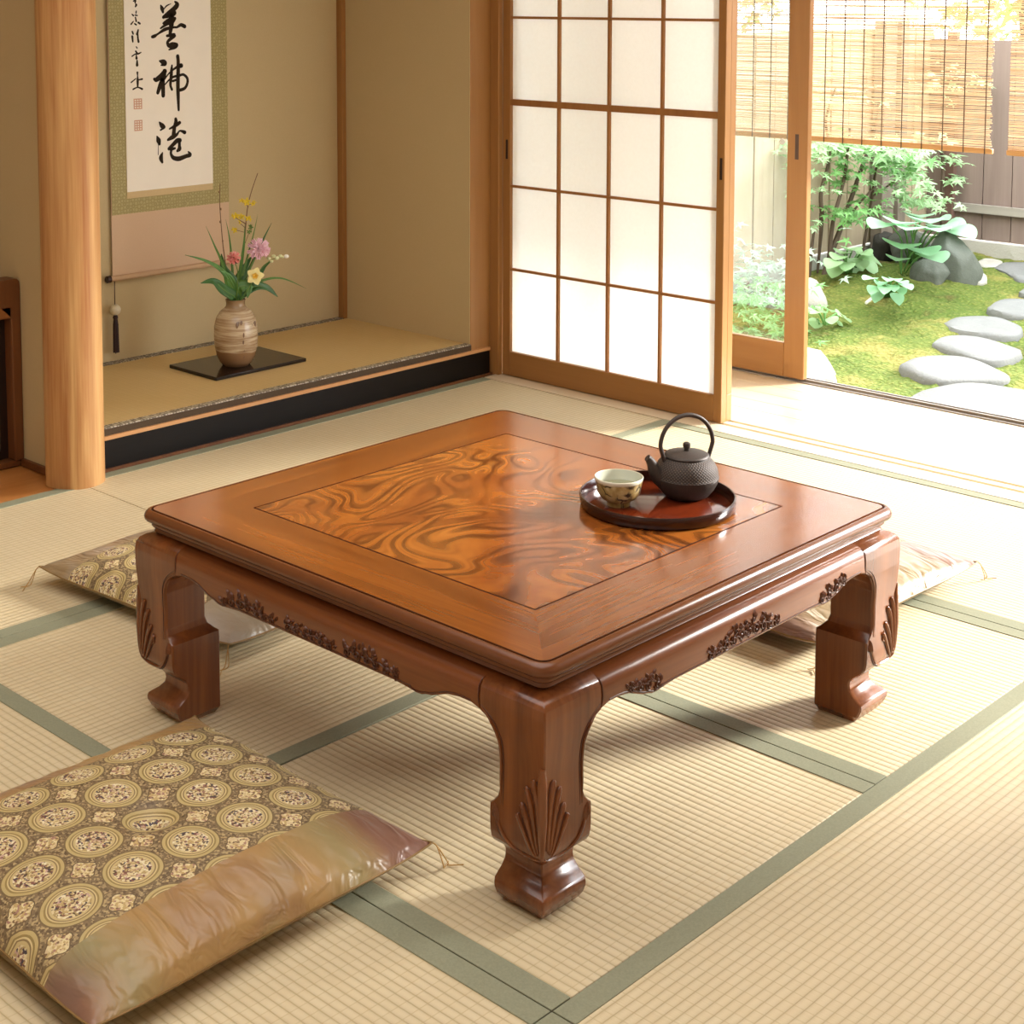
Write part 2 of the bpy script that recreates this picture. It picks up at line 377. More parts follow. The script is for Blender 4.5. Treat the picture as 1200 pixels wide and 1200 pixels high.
# ================================================================== SHOJI
def shoji(y0, y1, x0, x1, name, label):
    r = struct(bpy.data.objects.new(name, None), label); C.objects.link(r); r.location = (x0, (y0 + y1) / 2, .002)
    H = 1.93
    part(MB().box((x0, y0, .002), (x1, y0 + .03, H)).box((x0, y1 - .035, .002), (x1, y1, H)), 'stile', M['frame_z'], r, bevel=.002)
    part(MB().box((x0, y0 + .03, .002), (x1, y1 - .035, .09)).box((x0, y0 + .03, H - .05), (x1, y1 - .035, H)), 'rail', M['frame_y'], r, bevel=.002)
    lt = MB(); ya, yb = y0 + .03, y1 - .035
    for k in range(1, 4): y = ya + (yb - ya) * k / 4; lt.box((x0 + .002, y - .0045, .09), (x0 + .014, y + .0045, H - .05))
    for k in range(1, 7):
        z = .09 + .3015 * k
        if z < H - .06: 
            hw = .011 if k == 3 else .0045
            lt.box((x0 + (.001 if k == 3 else .003), ya, z - hw), (x0 + (.015 if k == 3 else .013), yb, z + hw))
    part(lt, 'lattice', M['lattice'], r)
    part(MB().box((x0 + .014, ya, .09), (x0 + .0146, yb, H - .05)), 'paper', M['paper'], r)
    for y in (y0 + .013, y1 - .019):
        part(MB().box((x0 - .001, y - .005, .79), (x0 + .003, y + .005, .86)), 'handle', plain('dark pull', '#2a1a12', .4), r, bevel=.001)
    return r
shoji(.893, 1.845, 1.968, 1.998, 'door_1', 'white paper sliding screen with wooden lattice beside the alcove')
o = MB().box((2.0, .895, .002), (2.03, 1.845, .09)).box((2.0, .895, .09), (2.03, .925, 1.93)).box((2.0, 1.81, .09), (2.03, 1.845, 1.93)).build('door_2', M['frame_z'], bevel=.002); struct(o, 'second screen frame slid behind the paper screen')
# ================================================================== OUTER GLASS DOORS
def glass_door(y0, y1, x0, name, label):
    r = struct(bpy.data.objects.new(name, None), label); C.objects.link(r); r.location = (x0, (y0 + y1) / 2, .005)
    x1 = x0 + .028; H = 1.95
    part(MB().box((x0, y0, .008), (x1, y0 + .082, H)).box((x0, y1 - .06, .008), (x1, y1, H)), 'stile', M['frame_z'], r, bevel=.003)
    part(MB().box((x0, y0 + .082, .008), (x1, y1 - .06, .13)).box((x0, y0 + .082, H - .07), (x1, y1 - .06, H)), 'rail', M['frame_y'], r, bevel=.003)
    part(MB().box((x0 + .012, y0 + .082, .13), (x0 + .016, y1 - .06, H - .07)), 'pane', M['glass'], r)
    part(MB().box((x0 - .001, y0 + .035, .795), (x0 + .003, y0 + .05, .885)), 'handle', plain('bronze pull', '#4a3426', .4), r, bevel=.001)
    lk = MB().lathe([(.001, 0), (.011, 0), (.011, .004), (.007, .005), (.006, .003), (.001, .003)], (0, 0, 0), 20)
    l = at(917, 166, 0, x0 + .012); lk.v = [(x0 + .012 - z, l.y + x, l.z + y) for x, y, z in lk.v]
    part(lk, 'lock', plain('white lock', '#d8d6d0', .3), r, smooth=True)
    return r
glass_door(1.0, 1.92, 2.628, 'window_1', 'wooden framed sliding glass door open onto the garden')
# ================================================================== TABLE
T = thing('low_table', 'low square rosewood table with burl top and carved cabriole legs', 'table', (0, 0, 0))
HT = .4036
PROF_D = [(0, -.011), (.005, -.006), (.015, .001), (.027, .006), (.033, .0066), (.039, .005), (.045, -.002), (.0506, -.0095), (.0605, -.0175), (.07, -.0195), (.078, -.0185), (.086, -.0135), (.094, -.002), (.102, .0078), (.11, .0128), (.12, .015), (.1337, .0158), (.17, .0158), (.2, .0152), (.2325, .0146), (.26, .0165), (.292, .019), (.325, .0195), (.34, .018), (.348, .013), (.354, .004), (.357, -.008)]
QTAB = [(0, .088), (.012, .095), (.15, .095), (.163, .0945), (.168, .088), (.178, .079), (.19, .0755), (.26, .0755), (.275, .08), (.29, .09), (.298, .1), (.304, .113), (.357, .113)]
dz_ = lambda z: interp(PROF_D, z)
def leg(sx, sy):
    zs = sorted(set([z for z, _ in PROF_D] + [z for z, _ in QTAB] + [i * .357 / 60 for i in range(61)]))
    rings = []
    for z in zs:
        o_ = .5 + dz_(z); q = .5 - interp(QTAB, z); c = .0022
        pts = [(o_ - c, o_), (o_, o_ - c), (o_, q + .003), (o_ - .003, q), (q + .003, q), (q, q + .003), (q, o_ - .003), (q + .003, o_)]
        rings.append([(sx * x, sy * y, z) for x, y in pts])
    return MB().loft(rings).build('leg', M['tw_z'], T, smooth=True, angle=38)
legs = {(sx, sy): leg(sx, sy) for sx in (-1, 1) for sy in (-1, 1)}
def side(k):      # side 0 faces -Y; turned by -90 degrees each step
    def f(s, z, off):
        x, y = s, -(.5 + dz_(z) + off)
        for _ in range(k): x, y = y, -x
        return Vector((x, y, z))
    return f
BOT = [(-.388, .3035), (-.37, .3085), (-.345, .3085), (-.32, .305), (-.303, .2985), (-.285, .2915), (-.27, .2885), (-.262, .2855), (-.25, .2845), (-.235, .2865), (-.2, .2895), (.2, .2895), (.235, .2865), (.25, .2845), (.262, .2855), (.27, .2885), (.285, .2915), (.303, .2985), (.32, .305), (.345, .3085), (.37, .3085), (.388, .3035)]
aprons = []
for k in range(4):
    f = side(k); mb = MB(); ss = []
    for (a, b), (c, d) in zip(BOT, BOT[1:]):
        n = 8 if c - a > .1 else 2
        ss += [(a + (c - a) * i / n, b + (d - b) * i / n) for i in range(n)]
    ss.append(BOT[-1]); rings = []
    for s, b in ss:
        ring = [f(s, b + (.357 - b) * i / 10, 0) for i in range(11)]
        ring[0] = f(s, b, -.002); ring.insert(1, f(s, b + .002, 0))
        inn = f(s, .357, -.05) ; ins = f(s, .357, 0)
        for z in (.357, b):
            q = f(s, .3, -.045); q.z = z; ring.append(q)
        rings.append(ring)
    aprons.append(mb.loft(rings).build('apron', M['tw_ax' if k % 2 == 0 else 'tw_ay'], T, smooth=True, angle=50))
# rounded moulding under and around the top
def ring_path(d, r, n=7):
    h = .5 + d; out = []
    for q in range(4):
        for i in range(n):
            a = q * PI / 2 + PI / 2 * i / (n - 1); cx = (h - r) * (1 if q in (0, 3) else -1); cy = (h - r) * (1 if q < 2 else -1)
            out.append((cx + r * cos(a), cy + r * sin(a)))
    return out
MP = [(-.03, -.003), (-.001, -.003), (.0005, -.0012), (.004, .0002), (.009, -.0018), (.013, -.006), (.0152, -.0115), (.0145, -.017), (.011, -.0212), (.005, -.0235), (.001, -.0238), (.001, -.0275), (.002, -.031), (-.001, -.0345), (-.005, -.036), (-.005, -.039), (-.003, -.042), (-.006, -.0455), (-.011, -.047), (-.011, -.052), (-.04, -.052)]
mo = MB(); mo.loft([[(x, y, HT + z) for x, y in ring_path(d, max(.004, .02 + d * .9))] for d, z in MP], True, False)
mo.build('moulding', plain('rosewood moulding', '#693c1e', .27, .5, 0, .16, 25), T, smooth=True, angle=60)
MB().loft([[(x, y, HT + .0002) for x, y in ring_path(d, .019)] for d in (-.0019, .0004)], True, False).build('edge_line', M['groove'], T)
# four mitred frame boards
IN = .3588
for k in range(4):
    r = .019; h = .4992; poly = [(-IN, -IN)]
    for i in range(5): a = PI * 1.25 + PI / 4 * i / 4; poly.append((-h + r + r * cos(a), -h + r + r * sin(a)))
    for i in range(5): a = PI * 1.5 + PI / 4 * i / 4; poly.append((h - r + r * cos(a), -h + r + r * sin(a)))
    poly.append((IN, -IN)); pp = []
    for x, y in poly:
        for _ in range(k): x, y = y, -x
        pp.append((x, y, HT - .02))
    MB().prism(pp, (0, 0, .02)).build('frame_board', M['tw_x' if k % 2 == 0 else 'tw_y'], T)
MB().box((-IN + .0042, -IN + .0042, HT - .02), (IN - .0042, IN - .0042, HT - .0001)).build('centre_panel', M['burl'], T)
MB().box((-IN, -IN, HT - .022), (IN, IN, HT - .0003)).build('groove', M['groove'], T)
MB().box((-.45, -.45, HT - .05), (.45, .45, HT - .022)).build('underframe', M['tw_z'], T)
# carvings
def lobe(mb, f, s, z, ang, L, w, h=.004):
    """a raised leaf lobe lying on the face"""
    n = 9; rings = []
    for i in range(n):
        t = i / (n - 1); ww = w * sin(PI * (.08 + .88 * t)) ** .8
        cs, cz = s + cos(ang) * L * t, z + sin(ang) * L * t
        px, pz = -sin(ang), cos(ang)
        rings.append([f(cs + px * ww * u, cz + pz * ww * u, hh * h * min(1, ww / w * 1.2)) for u, hh in ((-1, -.4), (-.8, .45), (-.35, 1), (0, .55), (.35, 1), (.8, .45), (1, -.4))])
    mb.loft(rings, True, True)
def vein(mb, f, pts, r=.0022, off=.0008, n=6, taper=True):
    P = catmull([Vector((a, b, 0)) for a, b in pts], n); q = [f(v.x, v.y, off) for v in P]; N = len(q)
    mb.tube(q, [r * (max(.35, min(1, 4 * (i + .5) / N, 4 * (N - i - .5) / N)) if taper else 1) for i in range(N)], 6)
def spiral(mb, f, s, z, R_, turns, dirn, a0, r=.0022, off=.001):
    pts = []
    N = int(10 * turns) + 2
    for i in range(N):
        t = i / (N - 1); a = a0 + dirn * turns * 2 * PI * t; rr = R_ * (1 - .8 * t); pts.append((s + rr * cos(a), z + rr * sin(a)))
    q = [f(a, b, off) for a, b in pts]; mb.tube(q, [r * (.6 + .6 * i / N) for i in range(N)], 6)
def leg_carving(legobj, sides):
    mb = MB(); dk = MB()
    for k, e in sides:             # e=-1: this leg stands at the s=-.5 end of side k
        f = side(k)
        S = lambda a: e * (.5 - a)
        # acanthus half leaf rising from the corner: ribbed fingers with dark lines between them
        if k == sides[0][0]:
            q = [f(e * (.5 + dz_(z)), z, -.0035) for z in [.112 + .14 * i / 16 for i in range(17)]]
            mb.tube(q, [.0035 + .0042 * min(1, i / 7) * (1 if i < 14 else (17 - i) / 4) for i in range(17)], 10)
        def finger(pts, r):
            P = catmull([Vector((a, b, 0)) for a, b in pts], 6); N = len(P)
            q = [f(S(v.x), v.y, .0006) for v in P]
            mb.tube(q, [r * (.45 + .55 * min(1, i / (N * .6))) * (1 if i < N - 3 else (.92, .75, .4)[i - N + 3]) for i in range(N)], 8)
            for sg in (-1, 1):
                o_ = []
                for i, v in enumerate(P[4:-1]):
                    t = (P[i + 5] - P[i + 3]).normalized(); nn = Vector((-t.y, t.x, 0)); o_.append((v + nn * sg * r * 1.02, i))
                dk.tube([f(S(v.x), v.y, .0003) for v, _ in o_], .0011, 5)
        finger([(-.0085, .126), (-.006, .17), (-.001, .205), (.006, .23)], .0052)
        finger([(-.0045, .12), (.002, .155), (.009, .19), (.02, .215)], .0052)
        finger([(-.001, .115), (.008, .14), (.017, .165), (.029, .187)], .005)
        finger([(.003, .112), (.013, .126), (.023, .144), (.033, .162), (.037, .168)], .0044)
        spiral(mb, f, S(.03), .156, .008, 1.1, e, PI / 2, .0022)
        # line sweeping to the knee and its hook
        vein(mb, f, [(S(-.012), .112), (S(.0), .106), (S(.02), .104), (S(.045), .107), (S(.065), .122), (S(.078), .145), (S(.083), .158)], .0027)
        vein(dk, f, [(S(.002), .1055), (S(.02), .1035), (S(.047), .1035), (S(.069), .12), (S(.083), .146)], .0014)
        lobe(mb, f, S(.076), .138, math.radians(75) if e < 0 else math.radians(105), .03, .006, .004)
        lobe(mb, f, S(.086), .145, math.radians(110) if e < 0 else math.radians(70), .02, .0045, .004)
        # bead line up the inner edge of the leg and round the arch
        vein(mb, f, [(S(.071), .17), (S(.071), .2), (S(.071), .255), (S(.077), .276), (S(.09), .2945), (S(.108), .308)], .0026, .0)
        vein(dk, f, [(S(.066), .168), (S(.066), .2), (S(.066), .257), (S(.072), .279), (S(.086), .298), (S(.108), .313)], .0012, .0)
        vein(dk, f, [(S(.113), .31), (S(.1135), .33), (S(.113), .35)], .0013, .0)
    l = mb.build('leaf_carving', M['tw_z'], legobj, smooth=True); dk.build('carved_line', M['carve_shade'], legobj, smooth=True)
leg_carving(legs[(-1, -1)], [(0, -1), (1, 1)])
leg_carving(legs[(-1, 1)], [(1, -1)])
leg_carving(legs[(1, -1)], [(0, 1)])
def scroll(apr, f, s0, s1, hts, seed):
    """carved scrollwork between s0 and s1 along an apron's lower edge"""
    rr = random.Random(seed); mb = MB(); dk = MB(); n = max(3, int(abs(s1 - s0) / .02))
    for i in range(n + 1):
        u = i / n; s = s0 + (s1 - s0) * u; h = interp(hts, u); base = interp(BOT, s) + .005
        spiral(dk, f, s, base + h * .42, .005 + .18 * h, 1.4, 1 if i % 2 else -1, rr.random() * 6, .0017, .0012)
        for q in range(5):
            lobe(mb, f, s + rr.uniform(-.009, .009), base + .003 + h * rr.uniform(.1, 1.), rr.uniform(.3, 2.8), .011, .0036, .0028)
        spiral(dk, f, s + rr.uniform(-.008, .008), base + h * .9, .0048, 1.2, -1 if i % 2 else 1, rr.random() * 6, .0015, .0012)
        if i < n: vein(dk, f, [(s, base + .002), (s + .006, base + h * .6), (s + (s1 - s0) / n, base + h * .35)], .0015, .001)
    mb.build('scroll_carving', M['relief'], apr, smooth=True); dk.build('carved_line', M['carve_shade'], apr, smooth=True)
fA, fB = side(0), side(1)
scroll(aprons[0], fA, -.315, -.25, [(0, .006), (.6, .026), (1, .018)], 1)
scroll(aprons[0], fA, -.105, .09, [(0, .012), (.3, .026), (.62, .038), (1, .012)], 2)
scroll(aprons[0], fA, .235, .31, [(0, .016), (.6, .026), (1, .012)], 3)
scroll(aprons[1], fB, -.24, -.105, [(0, .008), (.3, .03), (.6, .022), (1, .01)], 4)
scroll(aprons[1], fB, -.06, .045, [(0, .016), (.5, .02), (1, .012)], 5)
scroll(aprons[1], fB, .09, .205, [(0, .02), (.5, .026), (1, .008)], 6)
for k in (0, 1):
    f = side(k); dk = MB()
    vein(dk, f, [(s, b + .0045) for s, b in BOT[1:-1]], .0012, 0, 3, False); dk.build('carved_line', M['carve_shade'], aprons[k], smooth=True)

# ================================================================== CUSHIONS
def satin(name, seed, base, a, b, c):
    t = NT(name); tc = t.n('TexCoord'); v = tc.outputs['Object']
    ofs = t.vmath('ADD', v, (seed * 3.7, seed * 1.3, 0))
    n1 = t.noise(ofs, 4.2, 2, .5); n2 = t.noise(ofs, 6.5, 2, .5, .5)
    col = t.ramp(n1, [(.2, a), (.4, base), (.66, base), (.82, b)])
    col = t.mix(t.ramp(n2, [(.58, 0.), (.76, .5)]), col, c)
    spq = t.n('SeparateXYZ'); t.set(spq.inputs[0], t.vmath('ADD', v, t.vmath('SCALE', t.noise(ofs, 5., 2, out=1), .07)))
    dc = t.math('SQRT', t.math('ADD', t.math('POWER', t.math('SUBTRACT', t.math('ABSOLUTE', spq.outputs[0]), .37), 2.), t.math('POWER', t.math('SUBTRACT', spq.outputs[1], -.21), 2.)))
    col = t.mix(t.ramp(dc, [(.0, .75), (.1, .75), (.17, .0)]), col, c); col = t.mix(t.ramp(dc, [(.11, .0), (.17, .6), (.24, .0)]), col, b)  # shifting sheen of the silk painted in as fixed corner tints
    # brocade band with medallions
    pit = .104
    sp = t.n('SeparateXYZ'); t.set(sp.inputs[0], v)
    P = t.vmath('SCALE', t.vmath('ADD', v, t.vmath('SCALE', t.noise(v, 7., 1, out=1), .012)), 1 / pit)
    def cell(off):
        q = t.vmath('SUBTRACT', t.vmath('FRACTION', t.vmath('ADD', P, off)), (.5, .5, 0)); s_ = t.n('SeparateXYZ'); t.set(s_.inputs[0], q)
        return s_.outputs[0], s_.outputs[1]
    x1, y1 = cell((100.5, 100.5, 0)); r = t.math('SQRT', t.math('ADD', t.math('MULTIPLY', x1, x1), t.math('MULTIPLY', y1, y1)))
    x2, y2 = cell((100., 100., 0)); dm = t.math('ADD', t.math('SQRT', t.math('ADD', t.math('MULTIPLY', x2, x2), t.math('MULTIPLY', y2, y2))), t.math('MULTIPLY', t.math('COSINE', t.math('MULTIPLY', t.math('ARCTAN2', x2, y2), 4.)), -.025))
    sc = t.vor(v, 290., out='Color'); sx = t.n('SeparateXYZ'); t.set(sx.inputs[0], sc)
    speck = t.ramp(sx.outputs[0], [(0, '#d9c99c'), (.26, '#b59d68'), (.46, '#84564a'), (.58, '#4a4048'), (.7, '#e6dbb8'), (.84, '#5d4630'), (.93, '#c3a294')], 'CONSTANT')
    pale = t.ramp(sx.outputs[1], [(0, '#dfcf9f'), (.3, '#bfa56e'), (.55, '#7c6042'), (.68, '#d3bd92'), (.86, '#a77f6c')], 'CONSTANT')
    ground = t.ramp(sx.outputs[2], [(0, '#7d6a4c'), (.3, '#a48f68'), (.5, '#675339'), (.7, '#b7a173'), (.85, '#85704f')], 'CONSTANT')
    ring = t.ramp(r, [(.0, '#000000'), (.265, '#000000'), (.27, '#ffffff'), (.44, '#ffffff'), (.445, '#000000')], 'CONSTANT')
    ringc = t.ramp(r, [(.0, '#8a7248'), (.27, '#c9b580'), (.305, '#8f7950'), (.325, '#d3c08c'), (.345, '#98834f'), (.375, '#bfab74'), (.42, '#7a6644')], 'CONSTANT')
    inside = t.ramp(r, [(.0, '#ffffff'), (.27, '#000000')], 'CONSTANT')
    core = t.ramp(r, [(.0, '#ffffff'), (.055, '#000000'), (.12, '#000000'), (.13, '#ffffff'), (.165, '#000000')], 'CONSTANT')
    small = t.ramp(dm, [(.0, '#ffffff'), (.175, '#000000')], 'CONSTANT')
    dot = t.ramp(dm, [(.0, '#000000'), (.175, '#ffffff'), (.195, '#000000')], 'CONSTANT')
    bc = t.mix(small, ground, pale); bc = t.mix(dot, bc, '#6b573b'); bc = t.mix(ring, bc, ringc); bc = t.mix(inside, bc, speck); bc = t.mix(core, bc, pale)
    band = t.math('LESS_THAN', t.math('ABSOLUTE', t.math('ADD', sp.outputs[1], -.025)), .208)
    up = t.math('GREATER_THAN', sp.outputs[2], .034)
    fac = t.math('MULTIPLY', band, up)
    final = t.mix(fac, col, bc)
    wr = t.noise(t.vmath('MULTIPLY', v, (1, .35, 1)), 24, 2, .5, 1.2)
    h = t.math('ADD', t.math('MULTIPLY', t.math('SUBTRACT', 1., fac), t.math('MULTIPLY', wr, 1.1)), t.math('MULTIPLY', fac, t.math('MULTIPLY', sx.outputs[0], .1)))
    t.bump(h, .6, .014)
    return t.p(Base_Color=final, Roughness=t.math('ADD', .36, t.math('MULTIPLY', fac, .16)), Specular_IOR_Level=.5, Sheen_Weight=.04)
def cushion(cx, cy, half, rot, label, mat, hgt=.095, seed=0):
    r = thing('floor_cushion', label, 'cushion', (cx, cy, .001), 'brocade floor cushions round the table'); r.rotation_euler.z = rot
    N = 64; zm = .036
    def P(i, j, top):
        u = -1 + 2 * i / N; v = -1 + 2 * j / N
        eu, ev = 1 - abs(u) ** 2.6, 1 - abs(v) ** 2.6
        pin = 1 - .045 * (1 - v * v) * abs(u) ** 3
        x = u * half * (1 - .04 * (1 - v * v) * u * u); y = v * half * (1 - .04 * (1 - u * u) * v * v)
        k = max(0, eu * ev) ** .42
        n_ = noise.noise(Vector((x * 9 + seed, y * 9, seed))) * .006
        e = min(1 - abs(u), 1 - abs(v))
        wr = noise.noise(Vector((x * 38 + seed, y * 38, 3. + seed))) * .006 * math.exp(-((e - .1) / .09) ** 2)
        corner = (abs(u) * abs(v)) ** 6
        z0 = zm + .012 * corner
        if top:
            d2 = (u * u + v * v)
            return (x, y, z0 + (hgt - zm) * k + (n_ + wr) * k - .03 * math.exp(-d2 / .012) * 1.)
        return (x, y, z0 - (zm) * k)
    vs = [P(i, j, True) for i in range(N + 1) for j in range(N + 1)]
    fs = [(i * (N + 1) + j, (i + 1) * (N + 1) + j, (i + 1) * (N + 1) + j + 1, i * (N + 1) + j + 1) for i in range(N) for j in range(N)]
    mb = MB().add(vs, fs); mb.build('cover', mat, r, smooth=True, angle=80)
    mb = MB().add([P(i, j, False) for i in range(N + 1) for j in range(N + 1)], fs); mb.build('underside', mat, r, smooth=True, angle=80)
    per = [P(i, 0, True) for i in range(N)] + [P(N, j, True) for j in range(N)] + [P(N - i, N, True) for i in range(N)] + [P(0, N - j, True) for j in range(N)]
    MB().tube(per + [per[0]], .0016, 6).build('seam', plain('seam thread', '#8a6c3c', .5), r, smooth=True)
    bt = MB(); zc = P(N // 2, N // 2, True)[2]
    for a in (.4, .4 + PI / 2): bt.tube([(-.011 * cos(a), -.011 * sin(a), zc + .003), (0, 0, zc + .0045), (.011 * cos(a), .011 * sin(a), zc + .003)], .0013, 6)
    bt.build('tuft_stitch', plain('tuft thread', '#d8c69a', .6), r, smooth=True)
    th = plain('gold tassel thread', '#b08a4c', .6)
    for sx in (-1, 1):
        for sy in (-1, 1):
            c = Vector(P(N if sx > 0 else 0, N if sy > 0 else 0, True)); q = MB()
            for w in range(2):
                e = c + Vector((sx * (.018 + .01 * w), sy * .012, 0)); 
                q.tube(catmull([c - Vector((sx * .003, sy * .003, 0)), c + Vector((sx * .006, sy * .003, -.006)), Vector((e.x - sx * .006, e.y, .012)), Vector((e.x, e.y + .004, .0025)), Vector((e.x + sx * .018, e.y + .012 * (1 - 2 * w), .0025))], 4), .0011, 5)
            q.build('tassel', th, r, smooth=True)
    return r
cushion(-.826, .03, .312, 0., 'large brocade cushion in the lower left foreground', satin('shot silk and brocade front', 1., '#a98755', '#8a6a58', '#8f8a62', '#7a5350'), .1, 1.)
cushion(.045, .91, .335, .06, 'brocade cushion half under the table behind the left leg', satin('shot silk and brocade rear', 2.6, '#9b8462', '#8a7564', '#a8a090', '#b8b2ae'), .098, 2.)
cushion(.93, .02, .335, -.03, 'pale cushion under the table behind the right leg', satin('shot silk and brocade right', 4.3, '#8d7856', '#8f7264', '#8a7a5c', '#8d6a62'), .098, 3.)

# ================================================================== TRAY, CUP, KETTLE
TX, TY, TZ = .1905, -.1865, HT + .0003
lq = NT('brown red lacquer'); g = lq.noise(lq.co((6, 30, 6)), 6, 4, .5, 1.)
lacq = lq.p(Base_Color=lq.mix(g, '#3a1109', '#6e2a10'), Roughness=.1, Specular_IOR_Level=.6)
tr = thing('serving_tray', 'round brown lacquer tray holding the cup and the iron kettle', 'tray', (TX, TY, TZ))
MB().lathe([(.001, 0), (.138, 0), (.141, .002), (.141, .0045), (.138, .006), (.001, .006)], n=72).build('tray_base', lacq, tr, smooth=True)
MB().lathe([(.1405, .001), (.144, .001), (.1475, .006), (.149, .0225), (.148, .0245), (.1455, .0245), (.1445, .0225), (.1405, .0062), (.1405, .001)], n=72, caps=False).build('rim', plain('dark lacquer rim', '#2a0f0a', .16, .6), tr, smooth=True, angle=60)
ZF = TZ + .0062
# cup
cp = at(725, 591, 2, ZF); cup = thing('tea_cup', 'small glazed tea cup with a dark branch painted on it', 'cup', (cp.x, cp.y, ZF))
t = NT('cup glaze'); v = t.co(); sp = t.n('SeparateXYZ'); t.set(sp.inputs[0], v)
crk = t.vor(t.vmath('ADD', v, t.vmath('SCALE', t.noise(v, 60, 2, out=1), .012)), 42., feature='DISTANCE_TO_EDGE')
line = t.ramp(crk, [(.03, '#000000'), (.09, '#ffffff')]); side_ = t.ramp(t.noise(v, 34, 2), [(.42, '#000000'), (.52, '#ffffff')])
base = t.ramp(t.noise(v, 45, 4), [(.35, '#8b6f3f'), (.5, '#b39a62'), (.66, '#cdbb8b')])
paint = t.mix(t.math('MULTIPLY', t.math('SUBTRACT', 1., line), side_), base, '#3a2f22')
col = t.mix(t.ramp(t.math('MULTIPLY', sp.outputs[2], 20.), [(.94, '#000000'), (1., '#ffffff')]), paint, '#d8d4bf')
cg = t.p(Base_Color=col, Roughness=.28)
MB().lathe([(.001, .002), (.017, .002), (.0175, 0), (.0225, 0), (.0225, .007), (.0235, .009), (.033, .014), (.0405, .025), (.0435, .038), (.0462, .052), (.0468, .0545), (.0455, .0555), (.0448, .054)], n=56, caps=False).build('bowl', cg, cup, smooth=True, angle=70)
MB().lathe([(.0448, .054), (.0425, .042), (.039, .027), (.03, .0155), (.015, .0125), (.0005, .012)], n=56, caps=False).build('inside', plain('pale celadon inside', '#c3c6b6', .25, .5, 0, .04), cup, smooth=True)
MB().lathe([(.0005, .036), (.0411, .036)], n=48, caps=False).build('tea', plain('pale green tea', '#8f9072', .06, .5, 0, .03), cup)
# kettle
kp = at(804, 581, 2, ZF); KX, KY = kp.x, kp.y
kt = thing('iron_kettle', 'cast iron teapot with arched handle and dotted shoulder', 'kettle', (KX, KY, ZF))
ti = NT('rough cast iron'); v = ti.co(); n_ = ti.noise(v, 400, 4, .6); ti.bump(n_, .4, .0008)
iron = ti.p(Base_Color=ti.mix(n_, '#332b26', '#4a403a'), Roughness=.52, Specular_IOR_Level=.45, Metallic=.2)
ti = NT('dotted cast iron'); v = ti.co()
sp = ti.n('SeparateXYZ'); ti.set(sp.inputs[0], v)
ang = ti.math('ARCTAN2', sp.outputs[1], sp.outputs[0])
ww = ti.math('MULTIPLY', ti.math('SINE', ti.math('MULTIPLY', ang, 56.)), ti.math('SINE', ti.math('ADD', ti.math('MULTIPLY', sp.outputs[2], 1050.), ti.math('MULTIPLY', ti.math('FLOOR', ti.math('MULTIPLY', sp.outputs[2], 167.)), 0.))))
n_ = ti.math('MAXIMUM', ww, 0.)
ti.bump(n_, .5, .0016)
iron2 = ti.p(Base_Color=ti.mix(n_, '#3a312c', '#5b5048'), Roughness=.6, Specular_IOR_Level=.4, Metallic=.2)
body = MB(); pr = [(.0005, .0), (.034, .0), (.043, .004), (.053, .016), (.0595, .028), (.0628, .038), (.0632, .041)]
body.lathe(pr, n=64, mi=0)
body.lathe([(.0632, .041), (.0622, .0425), (.0618, .048), (.0592, .058), (.0538, .068), (.0465, .0755), (.041, .0785), (.0405, .08), (.038, .0803)], n=64, mi=1)
# spout points to the picture's left
sd = Vector((-.707, .707, 0)) * .92 + Vector((-.2, -.2, 0)); sd.normalize(); sd = Vector((sd.x, sd.y, 0)).normalized()
sp_ = [sd * .048 + Vector((0, 0, .034)), sd * .06 + Vector((0, 0, .044)), sd * .0685 + Vector((0, 0, .058)), sd * .073 + Vector((0, 0, .07)), sd * .079 + Vector((0, 0, .079)), sd * .083 + Vector((0, 0, .083))]
bo = body.build('body', [iron, iron2], kt, smooth=True, angle=50)
MB().tube(catmull(sp_, 5), [.0165 - .0095 * min(1, i / 22) for i in range(26)], 14).build('spout', iron, kt, smooth=True)
ld = MB().lathe([(.0005, .0795), (.0425, .0795), (.0435, .081), (.0425, .0835), (.038, .0852), (.025, .088), (.012, .0895), (.0005, .09)], n=56).build('lid', iron, kt, smooth=True, angle=50)
MB().lathe([(.0005, .0885), (.0052, .0895), (.005, .0935), (.0065, .096), (.0075, .1005), (.0068, .1045), (.004, .1065), (.0005, .107)], n=24).build('knob', iron, ld, smooth=True)
hp = [sd * (.0555 * cos(a)) + Vector((0, 0, .102 + .058 * sin(a))) for a in [i * PI / 18 for i in range(19)]]
hp = [sd * .047 + Vector((0, 0, .074)), sd * .0515 + Vector((0, 0, .088))] + hp + [sd * -.0515 + Vector((0, 0, .088)), sd * -.047 + Vector((0, 0, .074))]
MB().tube(catmull(hp, 2), .0042, 12).build('handle', iron, kt, smooth=True)
for s in (1, -1): MB().tube([sd * s * .0435 + Vector((0, 0, .07)), sd * s * .0475 + Vector((0, 0, .08))], [.0065, .005], 10).build('handle_lug', iron, kt, smooth=True)

